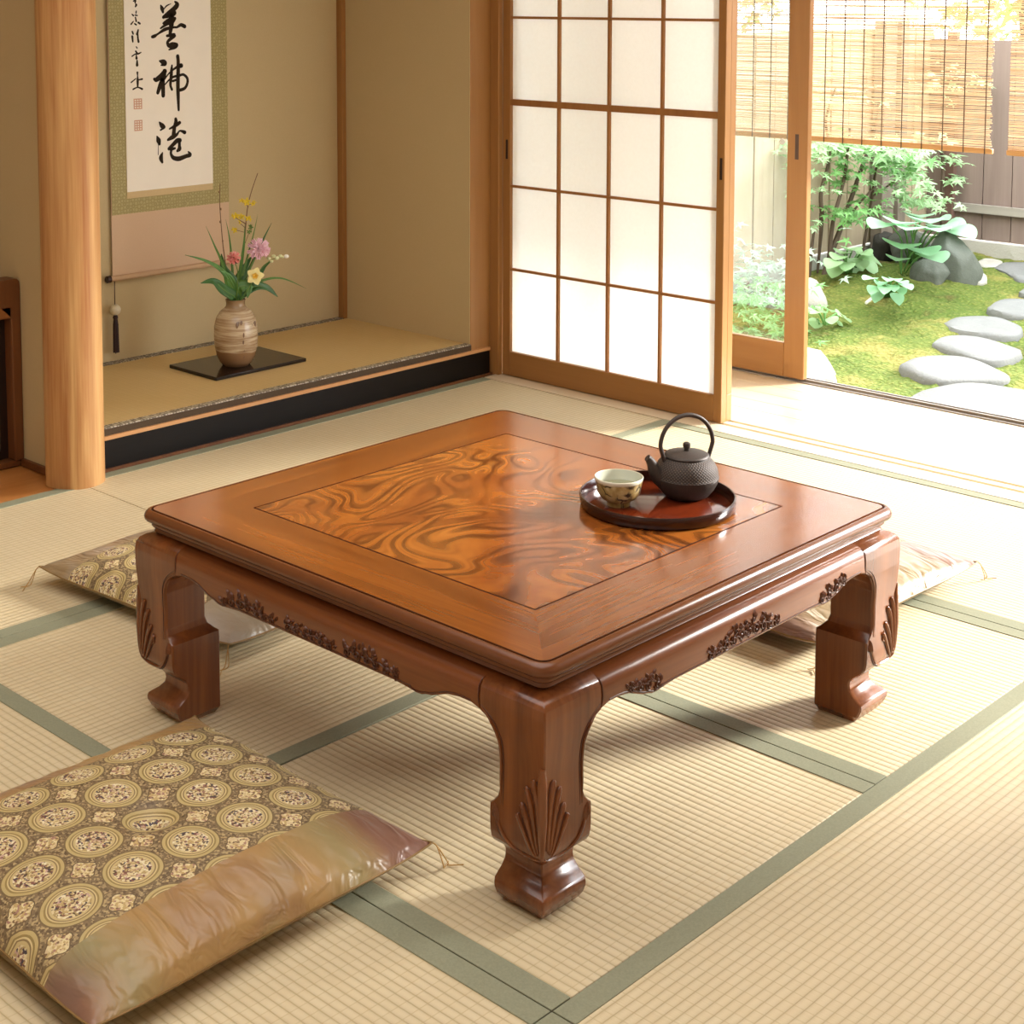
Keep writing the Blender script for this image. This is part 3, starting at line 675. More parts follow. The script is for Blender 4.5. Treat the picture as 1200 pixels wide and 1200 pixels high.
# ================================================================== HANGING SCROLL
YW = YB - .012
def brocade(name, a, b, c):
    t = NT(name); v = t.co((1, 1, 1), (0, PI / 4, 0)); q = t.vor(v, 62., rand=.25); q2 = t.noise(t.co(), 160, 2)
    col = t.ramp(q, [(.0, a), (.28, b), (.42, c), (.7, b)]); col = t.mix(t.math('MULTIPLY', q2, .35), col, a); t.bump(q, .2, .001)
    return t.p(Base_Color=col, Roughness=.6)
sc = thing('hanging_scroll', 'long calligraphy scroll with green brocade border on the alcove wall', 'scroll', (1.036, YW, .4))
x0, x1 = .788, 1.286; zb = .416
part(MB().box((x0, YW, zb), (x1, YW + .002, 2.0)), 'backing_silk', plain('pinkish tan silk', '#cfb091', .75, .2, 0, .05, 200), sc)
part(MB().box((x0 + .002, YW - .0012, .632), (x1, YW - .0001, 1.8)), 'brocade_border', brocade('olive brocade', '#a0925c', '#b5a66e', '#8d7f4a'), sc)
part(MB().box((.851, YW - .0024, .684), (1.214, YW - .0013, 1.7)), 'gold_strip', plain('pale gold strip', '#cbb182', .6, .3, 0, .08, 200), sc)
part(MB().box((.8512, YW - .0036, .7065), (1.2138, YW - .0025, 1.68)), 'writing_paper', plain('aged paper', '#f3ebdc', .85, .2, 0, .04, 12), sc)
rb = MB().tube([(x0 - .012, YW - .006, zb), (x1 + .012, YW - .006, zb)], .0095, 16); part(rb, 'roller', plain('silk wrapped roller', '#c3a280', .7, .2), sc, smooth=True)
for xa, xb in ((x0 - .03, x0 - .012), (x1 + .012, x1 + .03)): kn = MB().tube([(xa, YW - .006, zb), (xa + .003, YW - .006, zb), (xb - .002, YW - .006, zb), (xb, YW - .006, zb)], [.009, .0125, .0125, .009], 18); part(kn, 'roller_knob', plain('dark knob', '#2e1710', .3), sc, smooth=True)
# brush writing, one stroke after another
ink = plain('black ink', '#2b2013', .75, .2)
YI = YW - .0040
def brush(mb, stroke, ox, oy, s):
    P = catmull([Vector((a, b, w)) for a, b, w in stroke], 7) if len(stroke) > 1 else [Vector(stroke[0])]
    q = [(at(ox + p.x / s, oy + p.y / s, 1, YI), p.z / s * .0041 / 1.17 * .5) for p in P]
    n = len(q); L, Rr = [], []
    for i, (p, w) in enumerate(q):
        a = q[max(0, i - 1)][0]; b = q[min(n - 1, i + 1)][0]; d = (b - a); d = d.normalized() if d.length > 1e-7 else Vector((1, 0, 0))
        nn = Vector((-d.z, 0, d.x)); w = max(w, .0008)
        L.append(p + nn * w); Rr.append(p - nn * w)
    for i in range(n - 1): mb.add([L[i], L[i + 1], Rr[i + 1], Rr[i]], [(0, 1, 2, 3)])
    for (p, w), s_ in ((q[0], 0), (q[-1], 1)):
        w = max(w, .0008); mb.add([p] + [p + Vector((w * cos(k * PI / 5), 0, w * sin(k * PI / 5))) for k in range(10)], [(0, 1 + k, 1 + (k + 1) % 10) for k in range(10)])
CH = [
 (170, 0, 17.14, [[(315, 110, 30), (340, 170, 75), (360, 245, 45)], [(360, 210, 14), (430, 120, 26), (520, 75, 10)], [(600, 35, 34), (645, 90, 85), (590, 170, 88), (480, 260, 82), (370, 345, 60)],
  [(500, 240, 60), (600, 250, 62), (540, 310, 62), (360, 350, 42)], [(600, 370, 56), (480, 400, 62), (370, 470, 46)], [(600, 385, 42), (560, 430, 62), (460, 470, 62), (310, 570, 30)],
  [(145, 740, 55), (190, 725, 62), (260, 680, 36), (400, 590, 62), (560, 550, 42), (640, 545, 42), (720, 500, 62), (795, 530, 72)], [(540, 300, 90), (530, 450, 105), (520, 560, 84), (500, 690, 62)],
  [(440, 720, 46), (520, 710, 62), (590, 710, 72), (500, 790, 62), (450, 850, 52), (480, 910, 82), (560, 910, 112), (640, 900, 62), (600, 950, 60), (480, 1000, 26)]]),
 (170, 60, 17.14, [[(290, 195, 28), (360, 220, 100), (395, 250, 90), (320, 285, 22)], [(185, 560, 52), (230, 570, 84), (330, 490, 92), (400, 400, 82)], [(390, 400, 82), (370, 520, 92), (300, 700, 84), (255, 835, 62)],
  [(350, 560, 92), (360, 700, 82), (365, 890, 76)], [(390, 570, 26), (460, 470, 26), (540, 390, 32), (640, 320, 52), (725, 290, 84)], [(400, 670, 22), (480, 580, 32), (560, 520, 42), (680, 490, 46), (770, 470, 46), (845, 540, 52), (850, 640, 52), (800, 740, 56), (710, 780, 60)],
  [(540, 285, 32), (530, 400, 62), (520, 560, 62), (510, 680, 52), (540, 770, 46)], [(560, 600, 42), (640, 570, 42)], [(655, 100, 70), (665, 200, 68), (665, 400, 76), (660, 650, 78), (665, 900, 70), (675, 1180, 46)]]),
 (170, 130, 17.14, [[(290, 230, 32), (345, 300, 92), (390, 330, 42), (310, 385, 32)], [(240, 510, 26), (270, 590, 92), (290, 665, 52)], [(265, 680, 12), (265, 880, 15)], [(350, 840, 26), (320, 940, 84), (345, 1030, 46)],
  [(615, 160, 56), (620, 220, 72), (590, 330, 72), (575, 470, 84)], [(695, 235, 62), (620, 290, 62), (490, 360, 30)], [(795, 430, 72), (700, 400, 32), (640, 470, 52), (560, 520, 84), (460, 580, 46)],
  [(700, 590, 80), (640, 600, 82), (560, 680, 72), (480, 760, 62)], [(690, 590, 62), (690, 700, 62), (690, 760, 82), (650, 800, 52)], [(520, 770, 62), (600, 750, 42)],
  [(530, 780, 52), (520, 860, 52), (570, 940, 72), (680, 960, 84), (820, 910, 72), (905, 880, 72), (870, 820, 30)]]),
 (140, 0, 30., [[(490, 40, 40), (560, 10, 60), (550, 80, 60)], [(570, 140, 50), (590, 175, 70), (560, 230, 50)]]),
 (140, 0, 30., [[(590, 390, 40), (580, 460, 44)], [(440, 500, 36), (490, 550, 54)], [(550, 530, 42), (625, 545, 42)], [(560, 610, 46), (590, 750, 54)], [(490, 750, 30), (410, 850, 54)], [(530, 830, 40), (590, 870, 52)], [(660, 790, 60), (720, 830, 60)]]),
 (140, 40, 30., [[(450, -90, 56), (480, -10, 56)], [(660, -150, 50), (620, 0, 80)], [(450, 80, 74), (470, 270, 50)], [(640, 0, 56), (650, 150, 62), (670, 270, 72)]]),
 (140, 40, 30., [[(590, 445, 36), (620, 490, 40)], [(570, 600, 54), (640, 690, 54)], [(440, 780, 40), (560, 700, 40), (660, 690, 52), (760, 640, 32)], [(590, 730, 32), (600, 850, 84)], [(620, 930, 50), (620, 1090, 92)]]),
 (140, 80, 15., [[(315, 75, 34), (318, 130, 20), (320, 200, 38), (320, 250, 40), (320, 330, 26)], [(205, 250, 20), (290, 180, 15)], [(330, 205, 16), (400, 190, 28)], [(240, 370, 25), (320, 335, 20), (400, 365, 33)]])]
for ox, oy, s, strokes in CH:
    mb = MB()
    for st in strokes: brush(mb, st, ox, oy, s)
    # every brush mark lies on the paper as a film of ink
    part(mb, 'written_character', ink, sc)
seal = plain('faded red seal ink', '#d3a58c', .85, .2)
for (xa, ya, xb, yb) in ((156.6, 116.2, 166.6, 127.6), (157.4, 141.4, 167, 153)):
    mb = MB()
    a, b = at(xa, ya, 1, YI), at(xb, yb, 1, YI); w = b.x - a.x; hh = a.z - b.z
    for k in range(4):
        mb.box((a.x + w * k / 3.4, YI, b.z), (a.x + w * k / 3.4 + w * .12, YI + .0003, a.z))
    for k in range(5):
        mb.box((a.x, YI + .00005, b.z + hh * k / 4.3), (b.x, YI + .0003, b.z + hh * k / 4.3 + hh * .1))
    part(mb, 'red_seal', seal, sc)
# scroll weight hanging from the knob
wx = x0 - .006; wt = thing('scroll_weight', 'white ball scroll weight with dark tassel hanging at the lower left of the scroll', 'scroll weight', (wx, YW - .012, .31))
part(MB().tube([(wx, YW - .02, zb - .006), (wx, YW - .019, .36), (wx, YW - .019, .16)], .0016, 6), 'cord', plain('dark cord', '#3a1c14', .7), wt)
part(MB().ball((wx, YW - .021, .312), .0185, 20, 14), 'ball', plain('white veined porcelain', '#cfc3a6', .3, .5, 0, .25, 60), wt, smooth=True)
tb = MB()
for i in range(22):
    a = i * 2.4; r_ = .0085 * math.sqrt((i + .5) / 22)
    tb.tube([(wx + r_ * .6 * cos(a), YW - .021 + r_ * .6 * sin(a), .285), (wx + r_ * cos(a), YW - .021 + r_ * sin(a), .262), (wx + r_ * 1.25 * cos(a), YW - .021 + r_ * 1.2 * sin(a), .165)], .0022, 5)
tb.ball((wx, YW - .021, .286), .009, 12, 8); part(tb, 'tassel', plain('dark brown tassel', '#2d120c', .7), wt, smooth=True)

# ================================================================== VASE, BOARD, FLOWERS
bd = MB().box((.872, 2.104, ZT + .0002), (1.257, 2.362, ZT + .0125)).build('vase_board', M['lacq_gloss'], bevel=.002, loc=(1.065, 2.233, ZT))
tag(bd, 'black lacquer board lying under the flower vase', 'board')
vp = at(277, 427, 2, ZT + .0127); VX, VY, VZ = vp.x, vp.y, ZT + .0128
vs = thing('flower_vase', 'brown and cream stoneware vase standing on the black board', 'vase', (VX, VY, VZ))
t = NT('streaked stoneware glaze'); v = t.co(); sp = t.n('SeparateXYZ'); t.set(sp.inputs[0], v)
st = t.noise(t.co((8, 8, 130)), 1., 4, .6, .5)
up = t.ramp(st, [(.3, '#86684a'), (.46, '#a98f70'), (.6, '#c9b697'), (.75, '#b39a79')])
fac = t.ramp(t.math('ADD', t.math('MULTIPLY', sp.outputs[2], 5.), t.math('MULTIPLY', t.noise(v, 9, 2), .12)), [(.31, '#ffffff'), (.33, '#000000')])
col = t.mix(fac, up, '#8d6a49'); col = t.mix(t.ramp(t.math('MULTIPLY', sp.outputs[2], 5.), [(.95, '#000000'), (1., '#ffffff')]), col, '#8f7556')
vg = t.p(Base_Color=col, Roughness=.25, Specular_IOR_Level=.5)
VPF = [(.001, .004), (.04, .004), (.042, 0), (.048, .001), (.058, .014), (.068, .035), (.0745, .065), (.0765, .1), (.0755, .135), (.068, .165), (.055, .186), (.0395, .198), (.034, .204), (.0325, .214), (.0335, .222), (.036, .2265), (.034, .228), (.03, .222), (.03, .19), (.001, .185)]
MB().lathe([(r * .96, z * .98) for r, z in VPF], n=56, caps=False).build('pot', vg, vs, smooth=True, angle=60)
def on_vase(px, py):
    """a point of the vase's front, from a sight line"""
    o_ = CAM; p = at(px, py, 1, VY); d = (p - o_).normalized()
    tcur = (p - o_).length - .09
    for _ in range(600):
        q = o_ + d * tcur; z = q.z - VZ
        tab = [(zz * .98, rr * .96) for rr, zz in VPF[2:14]]
        if math.hypot(q.x - VX, q.y - VY) <= interp(tab, z) + .0007: break
        tcur += .0004
    return q
pm = MB()
def pv(x, y): return on_vase(180 + x / 4., 180 + y / 4.)
for pts, r in (([(462, 800), (452, 840), (430, 880), (424, 930)], .0011), ([(424, 870), (424, 960)], .001)):
    pm.tube([pv(a, b) for a, b in pts], r, 5)
for x, y, a_, b_ in ((395, 805, .012, .016), (412, 795, .008, .01), (474, 800, .008, .015), (423, 852, .006, .011), (421, 885, .005, .009)):
    c = pv(x, y); pm.ball(c, 1., 10, 6, (a_ * .7, .0015, b_ * .8))
part(pm, 'painted_plant', plain('iron brown painting', '#6a4a2e', .3), vs)

greens = [plain('deep leaf green', '#2f5a22', .42, .5, 0, .25, 40), plain('leaf green', '#47742c', .42, .5, 0, .25, 40), plain('olive green', '#5f7f35', .45, .5, 0, .2, 40)]
def leafblade(mb, pts, w, face=None, fold=.25, n=6, tip=.7):
    """a blade following pts, w wide, its face turned towards `face`"""
    P = catmull(pts, n); N = len(P); face = Vector(face or (-.7, -.7, .3)).normalized(); rings = []
    for i, p in enumerate(P):
        t = i / (N - 1); d = (P[min(i + 1, N - 1)] - P[max(i - 1, 0)]).normalized()
        s_ = d.cross(face); s_ = s_.normalized() if s_.length > 1e-5 else Vector((1, 0, 0)); nn = s_.cross(d)
        ww = w * .5 * max(.02, (min(1, t / .35) ** .7) * (1 if t < 1 - tip else max(0, 1 - ((t - 1 + tip) / tip) ** 2.)))
        ww = max(ww, w * .04)
        rings.append([p - s_ * ww + nn * ww * fold, p - s_ * ww * .5 + nn * ww * fold * .4, p, p + s_ * ww * .5 + nn * ww * fold * .4, p + s_ * ww + nn * ww * fold])
    o = len(mb.v); mb.loft(rings, False, False)
    th = nn * -.0006
MOUTH = Vector((VX, VY, VZ + .2))
def F(x, y, dy=0.): return at(180 + x / 4., 180 + y / 4., 1, VY + dy)
def stemmed(name, label, cat, group=None): return thing(name, label, cat, MOUTH, group)
def solid(o, th=.0008):
    md = o.modifiers.new('thick', 'SOLIDIFY'); md.thickness = th; return o
LV = [('sword_leaf', 'narrow upright leaf leaning left in the vase, left of all other upright leaves', [(352, 660), (325, 525), (285, 430), (245, 340)], 9, -.02, 1, .9),
      ('sword_leaf', 'short upright leaf just right of the bare twig in the vase', [(375, 660), (368, 520), (356, 400), (338, 308)], 8, .01, 1, .9),
      ('sword_leaf', 'narrow leaf rising right behind the big pink carnation', [(395, 660), (440, 560), (510, 410), (553, 325)], 10, .03, 0, .9),
      ('sword_leaf', 'upright leaf in the middle of the vase below the yellow blossoms', [(390, 660), (408, 540), (424, 420), (428, 330)], 12, .0, 1, .9),
      ('sword_leaf', 'thin leaf beside the budding branch right of centre', [(400, 650), (430, 520), (468, 380), (488, 285)], 7, .02, 2, .9),
      ('long_leaf', 'long pointed leaf reaching far left from the vase mouth', [(385, 670), (330, 560), (250, 505), (148, 475)], 15, -.02, 1, .8),
      ('long_leaf', 'thin leaf arching far right from the vase', [(400, 668), (500, 600), (600, 585), (715, 632)], 9, -.01, 1, .8),
      ('long_leaf', 'leaf rising right under the white bud spray', [(400, 665), (480, 590), (520, 530), (555, 500)], 17, .01, 0, .8),
      ('broad_leaf', 'broad dark leaf drooping left at the vase mouth', [(385, 678), (330, 640), (280, 600), (222, 607)], 30, -.03, 0, .65),
      ('broad_leaf', 'broad dark leaf drooping right at the vase mouth', [(400, 675), (470, 625), (530, 628), (582, 672)], 27, -.02, 0, .65),
      ('broad_leaf', 'rounded leaf hanging over the front of the vase mouth', [(395, 640), (420, 620), (445, 630), (440, 676)], 32, -.045, 1, .6),
      ('broad_leaf', 'broad leaf behind the coral carnation left of centre', [(385, 670), (370, 600), (330, 540), (318, 470)], 30, .0, 0, .65),
      ('broad_leaf', 'broad leaf in the middle between the two carnations', [(395, 670), (400, 600), (425, 540), (460, 480)], 30, .02, 0, .65),
      ('broad_leaf', 'inner leaf tucked below the long left leaf', [(388, 672), (370, 620), (350, 575), (310, 548)], 26, -.012, 1, .65),
      ('broad_leaf', 'small leaf tip pointing up right of the pale yellow bloom', [(400, 670), (450, 600), (500, 560), (530, 520)], 20, -.005, 0, .65)]
for nm, lb, pts, w, dy, gi, tip in LV:
    r = stemmed(nm, lb, 'leaf', 'leaves in the flower vase'); mb = MB(); pw = w / 4 * .00305 * .95
    base = MOUTH + Vector((rnd.uniform(-.012, .012), rnd.uniform(-.012, .012), -.01))
    P = [base] + [F(x, y, dy * (i + 1) / len(pts)) for i, (x, y) in enumerate(pts)]
    leafblade(mb, P, pw * 1.75, (-.6, -.75, .5), .25, 6, tip); solid(part(mb, 'blade', greens[gi], r, smooth=True))
    part(MB().tube(catmull(P, 5)[:14], .0014, 6), 'stalk', greens[2], r, smooth=True)
bark = plain('brown twig bark', '#6b4a2c', .7)
def stem(r, pts, rad, mat, name='stem', dy=0.):
    P = [MOUTH + Vector((0, 0, -.01))] + [F(x, y, dy) for x, y in pts]; n = len(catmull(P, 5))
    return part(MB().tube(catmull(P, 5), [rad * (1 - .5 * i / n) for i in range(n)], 7), name, mat, r, smooth=True)
r = stemmed('bare_twig', 'thin bare brown twig standing upright at the left of the vase flowers', 'twig')
stem(r, [(345, 560), (328, 450), (318, 350), (310, 230), (312, 140)], .0022, bark, 'stem', .02)
bb = MB()
for x, y in ((308, 180), (315, 260), (312, 320), (324, 410)): bb.ball(F(x, y, .02), .0028, 8, 6, (1, 1, 1.6))
part(bb, 'bud', plain('brown bud', '#7a5a34', .6), r, smooth=True)
r = stemmed('yellow_blossom_branch', 'tallest branch in the vase with small yellow blossoms', 'branch')
stem(r, [(408, 560), (425, 430), (437, 280), (455, 190), (488, 92)], .0024, bark, 'stem', .0)
yel = plain('bright yellow petals', '#d2b62c', .5, .3, 0, .15, 80)
def petals(mb, c, n, R_, tilt=.5, w=.6, ax=(-.6, -.7, .35), jit=.3, seed=0):
    rr = random.Random(seed); ax = Vector(ax).normalized(); a = ax.orthogonal().normalized(); b = ax.cross(a)
    for k in range(n):
        an = 2 * PI * k / n + rr.uniform(-jit, jit); d = a * cos(an) + b * sin(an)
        leafblade(mb, [c, c + d * R_ * .5 + ax * R_ * tilt * .5, c + d * R_ + ax * R_ * tilt * .45], R_ * w * 1.6, ax + d * -.2, .12, 3, .55)
for i, (x, y, R_) in enumerate(((435, 225, 11), (412, 222, 8), (462, 235, 8), (385, 295, 11), (410, 300, 11), (440, 310, 12), (400, 322, 8), (380, 357, 9), (365, 290, 8), (455, 345, 8), (448, 365, 7))):
    mb = MB(); c = F(x, y, rnd.uniform(-.015, .01)); petals(mb, c, 5, R_ / 4 * .00305 * 1.75, .7, .3, (rnd.uniform(-1, .4), -.7, rnd.uniform(-.3, .8)), seed=i); petals(mb, c + Vector((rnd.uniform(-.008, .008), -.004, rnd.uniform(-.008, .008))), 4, R_ / 4 * .00305 * 1.4, .9, .3, (rnd.uniform(-.4, 1), -.7, rnd.uniform(-.3, .8)), seed=i + 50); part(mb, 'blossom', yel if i < 9 else greens[2], r, smooth=True)
tw = MB()
for a, b in (((430, 330), (385, 300)), ((430, 370), (380, 357)), ((445, 250), (412, 222)), ((425, 430), (455, 350)), ((447, 240), (462, 235)), ((432, 350), (400, 322)), ((436, 330), (365, 290))): tw.tube([F(*a), F(*b)], .001, 5)
part(tw, 'twig', bark, r)
def carnation(name, label, x, y, R_, cols, dy, seed):
    r = stemmed(name, label, 'flower'); c = F(x, y, dy); stem(r, [((x + 395) / 2 + 10, (y + 640) / 2), (x - 2, y + 12)], .0022, greens[2], 'stem', dy * .7)
    rr = random.Random(seed); R_ = R_ / 4 * .00305
    t = NT(name + ' petals'); n1 = t.noise(t.co(), 160, 3); pm_ = t.p(Base_Color=t.ramp(n1, [(.3, cols[0]), (.5, cols[1]), (.7, cols[2])]), Roughness=.6, Subsurface_Weight=.0)
    mb = MB(); axv = Vector((-.55, -.62, .55)).normalized()
    for lay, (n, rad, tilt) in enumerate(((9, 1., .15), (8, .86, .5), (7, .66, .95), (5, .45, 1.5), (4, .25, 2.2))):
        a = axv.orthogonal().normalized(); b = axv.cross(a)
        for k in range(n):
            an = 2 * PI * k / n + lay * .4 + rr.uniform(-.15, .15); d = a * cos(an) + b * sin(an); w = rad * R_ * 2.3 / n * 1.7
            rows = []
            for i in range(4):
                s_ = i / 3; p = c - axv * R_ * .2 + d * rad * R_ * s_ + axv * R_ * (tilt * .38 * s_ - .12 * s_ * s_ * (lay < 2)); e = axv.cross(d)
                rows.append([p + e * w * .5 * (.25 + .75 * s_) * q + axv * R_ * .09 * s_ * (1 if m_ % 2 else -1) * (1 + rr.uniform(-.5, .5)) for m_, q in enumerate((-1, -.6, -.2, .2, .6, 1))])
            mb.loft(rows, False, False)
    part(mb, 'bloom', pm_, r, smooth=True)
    part(MB().lathe([(.0004, -.009), (.003, -.008), (.0042, 0), (.004, .003)], tuple(c - axv * R_ * .25)), 'calyx', greens[2], r, smooth=True)
carnation('carnation', 'large pale pink carnation at the right of the vase flowers', 491, 440, 52, ('#e9b3c4', '#f5d3de', '#fdecf1'), -.03, 3)
carnation('carnation', 'small coral pink carnation at the left of the vase flowers', 375, 485, 31, ('#dd6f6a', '#eda39c', '#f7cec5'), -.04, 5)
r = stemmed('orchid', 'pale yellow ruffled bloom low at the right over the vase mouth', 'flower'); c = F(476, 576, -.05)
stem(r, [(440, 640), (470, 590)], .002, greens[2], 'stem', -.04)
mb = MB(); petals(mb, c, 5, .031, .3, .5, (-.6, -.72, .35), .25, 4); petals(mb, c + Vector((.001, .002, -.001)), 5, .025, .6, .5, (-.5, -.72, .45), .4, 14); part(mb, 'petal', plain('cream yellow petals', '#efe3a0', .55, .3, 0, .1, 70), r, smooth=True)
mb = MB(); petals(mb, c + Vector((-.003, -.004, .002)), 5, .011, .8, .6, (-.6, -.72, .35), .1, 6); part(mb, 'throat', plain('golden throat', '#d9a92e', .5), r, smooth=True)
r = stemmed('bud_spray', 'spray of small pale buds pointing right in the vase', 'flower')
stem(r, [(450, 600), (520, 525), (560, 495), (625, 480)], .0016, greens[2], 'stem', -.01)
for i, (x, y, R_) in enumerate(((540, 492, 9), (553, 505, 8), (562, 480, 9), (578, 490, 10), (594, 480, 9), (605, 484, 7), (622, 482, 11))):
    mb = MB().ball(F(x, y, -.012), R_ / 4 * .00305 * .95, 10, 7, (1.2, 1, .9)); part(mb, 'bud', plain('cream bud', '#d9dbab' if i < 6 else '#f3f0e8', .5), r, smooth=True)

# ================================================================== GARDEN
GZ = -.35
def moss_h(x, y):
    v = Vector((x, y, 0))
    return .02 * noise.noise(v * 1.3) + .022 * noise.noise(v * 4) + .012 * noise.noise(v * 11 + Vector((5, 2, 0))) + .022 * abs(noise.noise(v * 17)) + .014 * abs(noise.noise(v * 37)) + (.09 * math.exp(-((x - 6.3) ** 2 / .6 + (y - 2.75) ** 2 / .16)) if x > 3 else 0)
mb = MB(); xs = [2.6 + i * .03 for i in range(176)]; ys = [-1.2 + j * .035 for j in range(128)]
vsq = [(x, y, GZ + moss_h(x, y) - .02) for x in xs for y in ys]; n = len(ys)
mb.add(vsq, [(i * n + j, (i + 1) * n + j, (i + 1) * n + j + 1, i * n + j + 1) for i in range(len(xs) - 1) for j in range(n - 1)])
t = NT('cushion moss'); v = t.co(); n1 = t.noise(v, 1.7, 4, .6); n2 = t.noise(v, 30, 4, .7); n3 = t.vor(v, 42.)
mg = t.ramp(n1, [(.34, '#62502c'), (.42, '#566a26'), (.52, '#6c7732'), (.6, '#948a48')])
mg = t.mix(t.math('MULTIPLY', n2, .75), mg, t.ramp(n3, [(0, '#9a9152'), (.5, '#3f4a1c')]))
t.bump(t.math('ADD', t.math('MULTIPLY', n3, -.7), n2), .9, .03)
moss_m = t.p(Base_Color=mg, Roughness=.9, Specular_IOR_Level=.2)
struct(mb.build('ground', moss_m, smooth=True, angle=180), 'mossy garden ground')
struct(bx('ground_beyond', (-12, -16, GZ - .5), (30, 22, GZ - .16), plain('garden soil', '#4f4a2c', .9)))
# stones
def stone_mat(name, a, b, c):
    t = NT(name); v = t.co(); n1 = t.noise(v, 9, 5, .65); n2 = t.noise(v, 60, 4, .7); n3 = t.noise(v, 2.5, 3)
    col = t.mix(t.math('MULTIPLY', n3, .6), t.mix(n1, a, b), c); col = t.mix(t.math('MULTIPLY', n2, .4), col, a)
    t.bump(t.math('ADD', n1, t.math('MULTIPLY', n2, .5)), .6, .015); return t.p(Base_Color=col, Roughness=.85, Specular_IOR_Level=.3)
flat_m = stone_mat('pale stepping stone', '#62625e', '#83827d', '#70706a')
rock_m = stone_mat('grey green boulder', '#4d4f49', '#6f716a', '#4c523c')
white_m = stone_mat('whitish rock', '#9b968a', '#b7b2a6', '#8a8778')
def slab(poly, z, h, label, mat=None, seed=0):
    """a flat stone with the given outline"""
    P = [Vector((x, y, 0)) for x, y in poly]; c = sum(P, Vector()) / len(P); Pl = catmull(P + [P[0]], 6)[:-1]; rings = []
    for k, (s_, dz) in enumerate(((1.03, -.14), (1.015, -.03), (1.0, -.011), (.972, -.002), (.75, .001), (.4, .003), (.12, .003))):
        rings.append([(c.x + (p.x - c.x) * s_ * (1 + .03 * noise.noise(p * 6 + Vector((seed, 0, k * .3)))), c.y + (p.y - c.y) * s_ * (1 + .03 * noise.noise(p * 6 + Vector((seed, 4, k * .3)))), z + h + dz + (.012 * noise.noise(p * s_ * 4 + Vector((0, seed, 0))) if k > 1 else 0)) for p in Pl])
    o = MB().loft(rings).build('stepping_stone', mat or flat_m, smooth=True, angle=70, loc=(c.x, c.y, z)); tag(o, label, 'stone', 'stepping stones across the moss'); return o
ZS = GZ + .03
def px(pts, z=ZS): return [at(a, b, 2, z)[:2] for a, b in pts]
slab(px([(1053, 468), (1085, 452), (1130, 444), (1200, 452), (1290, 470), (1330, 520), (1250, 540), (1150, 510)]), GZ, .016, 'nearest and largest pale stepping stone beside the veranda', seed=1)
slab(px([(1055, 421), (1080, 413), (1130, 414), (1180, 432), (1175, 440), (1130, 441), (1095, 441), (1065, 430)]), GZ, .016, 'second stepping stone from the veranda', seed=2)
slab(px([(1093, 396), (1110, 389), (1150, 391), (1195, 406), (1190, 414), (1160, 418), (1120, 408)]), GZ, .016, 'third stepping stone from the veranda', seed=3)
slab(px([(1106, 374), (1125, 367), (1170, 368), (1198, 380), (1190, 389), (1150, 388), (1120, 383)]), GZ, .016, 'fourth stepping stone from the veranda', seed=4)
slab(px([(1157, 357), (1172, 348), (1205, 348), (1225, 358), (1215, 366), (1180, 364)]), GZ, .016, 'fifth stepping stone from the veranda', seed=5)
slab(px([(1194, 338), (1210, 332), (1235, 338), (1220, 345)]), GZ, .016, 'sixth small stepping stone at the right picture edge', seed=6)
slab(px([(1165, 310), (1185, 304), (1225, 307), (1230, 322), (1195, 323), (1180, 316)]), GZ, .016, 'farthest pale stone near the dark fence', seed=7)
slab(px([(1143, 304), (1155, 300), (1175, 303), (1168, 309), (1150, 308)]), GZ, .016, 'little white stone at the foot of the dark fence', white_m, 8)
def rock(c, r, label, mat, seed, name='rock', group=None, sub=3):
    me = bpy.data.meshes.new(name); bm = bmesh.new(); bmesh.ops.create_icosphere(bm, subdivisions=4, radius=1.)
    for v in bm.verts:
        p = v.co.copy(); d = 1 + .22 * noise.noise(p * 1.1 + Vector((seed, 0, 0))) + .1 * noise.noise(p * 2.7 + Vector((0, seed, 0))) + .03 * noise.noise(p * 8)
        # chiselled facets
        for k in range(7):
            rr = random.Random(seed * 31 + k); nv = Vector((rr.uniform(-1, 1), rr.uniform(-1, 1), rr.uniform(-.4, 1))).normalized(); lim = rr.uniform(.58, .84)
            q = p * d; ov = q.dot(nv) - lim
            if ov > 0: q -= nv * ov * .95; d = q.length; p = q.normalized() if d > 1e-6 else p
        v.co = Vector((p.x * d * r[0], p.y * d * r[1], p.z * d * r[2]))
    bm.to_mesh(me); bm.free(); me.materials.append(mat)
    for pl_ in me.polygons: pl_.use_smooth = True
    o = bpy.data.objects.new(name, me); C.objects.link(o); o.location = c; tag(o, label, 'rock', group); return o
def P2(x, y, z=GZ): return at(x, y, 2, z)
a = P2(1113, 330); rock((a.x, a.y, GZ + .1), (.2, .17, .24), 'large grey boulder at the back of the moss garden', rock_m, 2)
a = P2(1090, 333); rock((a.x - .02, a.y - .0, GZ + .04), (.16, .12, .13), 'low grey boulder leaning on the large boulder', rock_m, 5)
a = P2(1038, 306); rock((a.x, a.y, GZ + .07), (.14, .14, .14), 'dark rock at the foot of the grey fence post', stone_mat('dark rock', '#35332e', '#4c4942', '#2f2d28'), 3)
a = P2(1070, 296, -.25); rock((a.x, a.y, GZ + .12), (.18, .16, .17), 'grey rock half hidden behind the large boulder', rock_m, 9)
a = P2(1144, 332); rock((a.x, a.y, GZ + .02), (.06, .06, .05), 'small white stone beside the large boulder', white_m, 6)
a = P2(950, 358); rock((a.x - .05, a.y, GZ + .05), (.13, .12, .17), 'upright whitish rock next to the glass door edge', white_m, 11)
a = P2(952, 437); rock((a.x - .04, a.y + .03, GZ + .01), (.16, .17, .13), 'whitish rock low beside the glass door edge near the veranda', white_m, 8)
